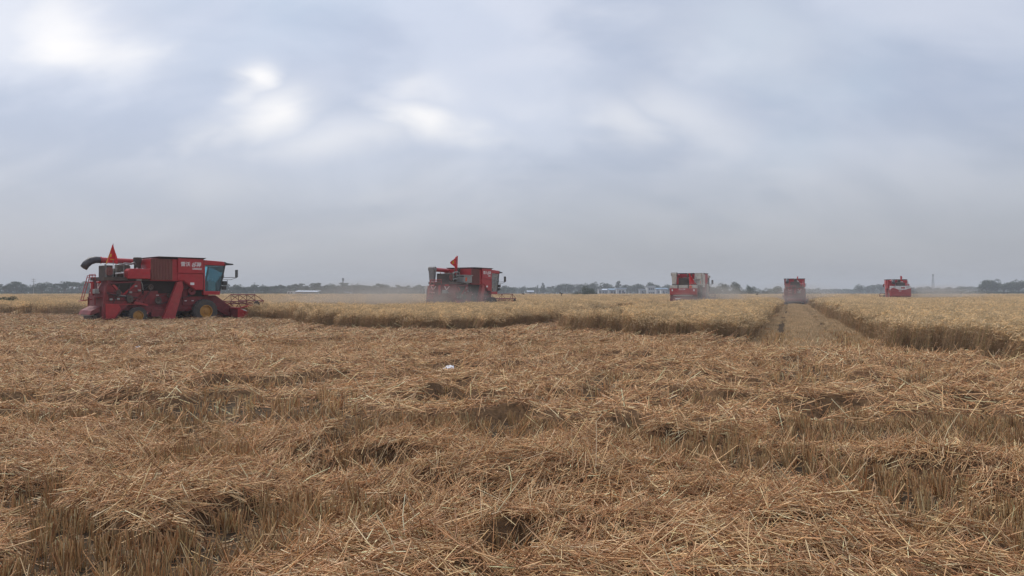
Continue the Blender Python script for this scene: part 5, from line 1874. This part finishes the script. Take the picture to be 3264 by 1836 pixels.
# ------------------------------------------------------------------ air
def volume_mat(name, col, dens, noise=None):
    m = bpy.data.materials.new(name)
    m.use_nodes = True
    nt = m.node_tree
    nt.nodes.clear()
    out = nt.nodes.new('ShaderNodeOutputMaterial')
    v = nt.nodes.new('ShaderNodeVolumePrincipled')
    v.inputs['Color'].default_value = col + (1,)
    v.inputs['Density'].default_value = dens
    v.inputs['Anisotropy'].default_value = 0.0
    nt.links.new(v.outputs[0], out.inputs['Volume'])
    if noise:
        tc = nt.nodes.new('ShaderNodeTexCoord')
        ln = nt.nodes.new('ShaderNodeVectorMath')
        ln.operation = 'LENGTH'
        nt.links.new(tc.outputs['Object'], ln.inputs[0])
        r = nt.nodes.new('ShaderNodeMapRange')
        r.interpolation_type = 'SMOOTHSTEP'
        nt.links.new(ln.outputs['Value'], r.inputs[0])
        r.inputs[1].default_value, r.inputs[2].default_value = 0.1, 1.0
        r.inputs[3].default_value, r.inputs[4].default_value = 1.0, 0.0
        n = nt.nodes.new('ShaderNodeTexNoise')
        n.inputs['Scale'].default_value = noise
        n.inputs['Detail'].default_value = 2
        nt.links.new(tc.outputs['Object'], n.inputs[0])
        r2 = nt.nodes.new('ShaderNodeMapRange')
        nt.links.new(n.outputs[0], r2.inputs[0])
        r2.inputs[1].default_value, r2.inputs[2].default_value = 0.30, 0.65
        mu = nt.nodes.new('ShaderNodeMath')
        mu.operation = 'MULTIPLY'
        nt.links.new(r.outputs[0], mu.inputs[0])
        nt.links.new(r2.outputs[0], mu.inputs[1])
        m2 = nt.nodes.new('ShaderNodeMath')
        m2.operation = 'MULTIPLY'
        m2.inputs[1].default_value = dens
        nt.links.new(mu.outputs[0], m2.inputs[0])
        nt.links.new(m2.outputs[0], v.inputs['Density'])
    return m


hz_m = volume_mat('haze_air', (0.93, 0.96, 1.0), 0.00075)
hb = MB().box(-1530, 1530, -260, 1530, -1.0, 24).build('haze', hz_m)
tag(hb, 'thin dusty haze in the air over the whole field', 'haze', kind='stuff')

DM = {}


def dust(loc, rx, ry, rz_, ang, dens, label):
    key = round(dens, 3)
    if key not in DM:
        DM[key] = volume_mat('dust', (0.90, 0.80, 0.70), dens, 1.6)
    import bmesh
    bm = bmesh.new()
    bmesh.ops.create_icosphere(bm, subdivisions=2, radius=1.0)
    me = bpy.data.meshes.new('dust_cloud')
    bm.to_mesh(me)
    bm.free()
    me.materials.append(DM[key])
    o = bpy.data.objects.new('dust_cloud', me)
    COL.objects.link(o)
    o.location = loc
    o.scale = (rx, ry, rz_)
    o.rotation_euler = (0, 0, ang)
    tag(o, label, 'dust', kind='stuff')


a2 = math.radians(C2['head'])
x_, y_ = ahead(C2, -9.5)
dust((x_ - 2.5, y_ + 1.0, 1.0), 10.0, 4.5, 2.2, math.radians(10), 0.36, 'pale dust drifting behind the combine with the grey tool box')
x_, y_ = ahead(C2, -4.5, -1.6)
dust((x_, y_, 1.0), 4.6, 2.2, 1.7, a2, 0.36, 'dust rising round the wheels of the combine with the grey tool box')
x_, y_ = ahead(C3, -5.0, -1.8)
dust((x_ + 0.8, y_, 1.1), 5.5, 3.2, 2.1, math.radians(30), 0.60, 'dust rising round the red and cream combine')
x_, y_ = ahead(C4, -6.5)
dust((x_, y_, 1.2), 8.0, 6.0, 2.4, math.radians(0), 0.20, 'dust spreading behind the combine in the cut lane')
x_, y_ = ahead(C5, -5.0, -3.0)
dust((x_ + 2, y_ + 1, 1.2), 9.0, 4.5, 2.3, 0.0, 0.36, 'dust trailing behind the combine with the white band')
x_, y_ = ahead(C1, -5.0, -0.5)
dust((x_, y_, 0.6), 5.0, 2.2, 1.1, math.radians(45), 0.05, 'thin dust round the combine with yellow wheel hubs')
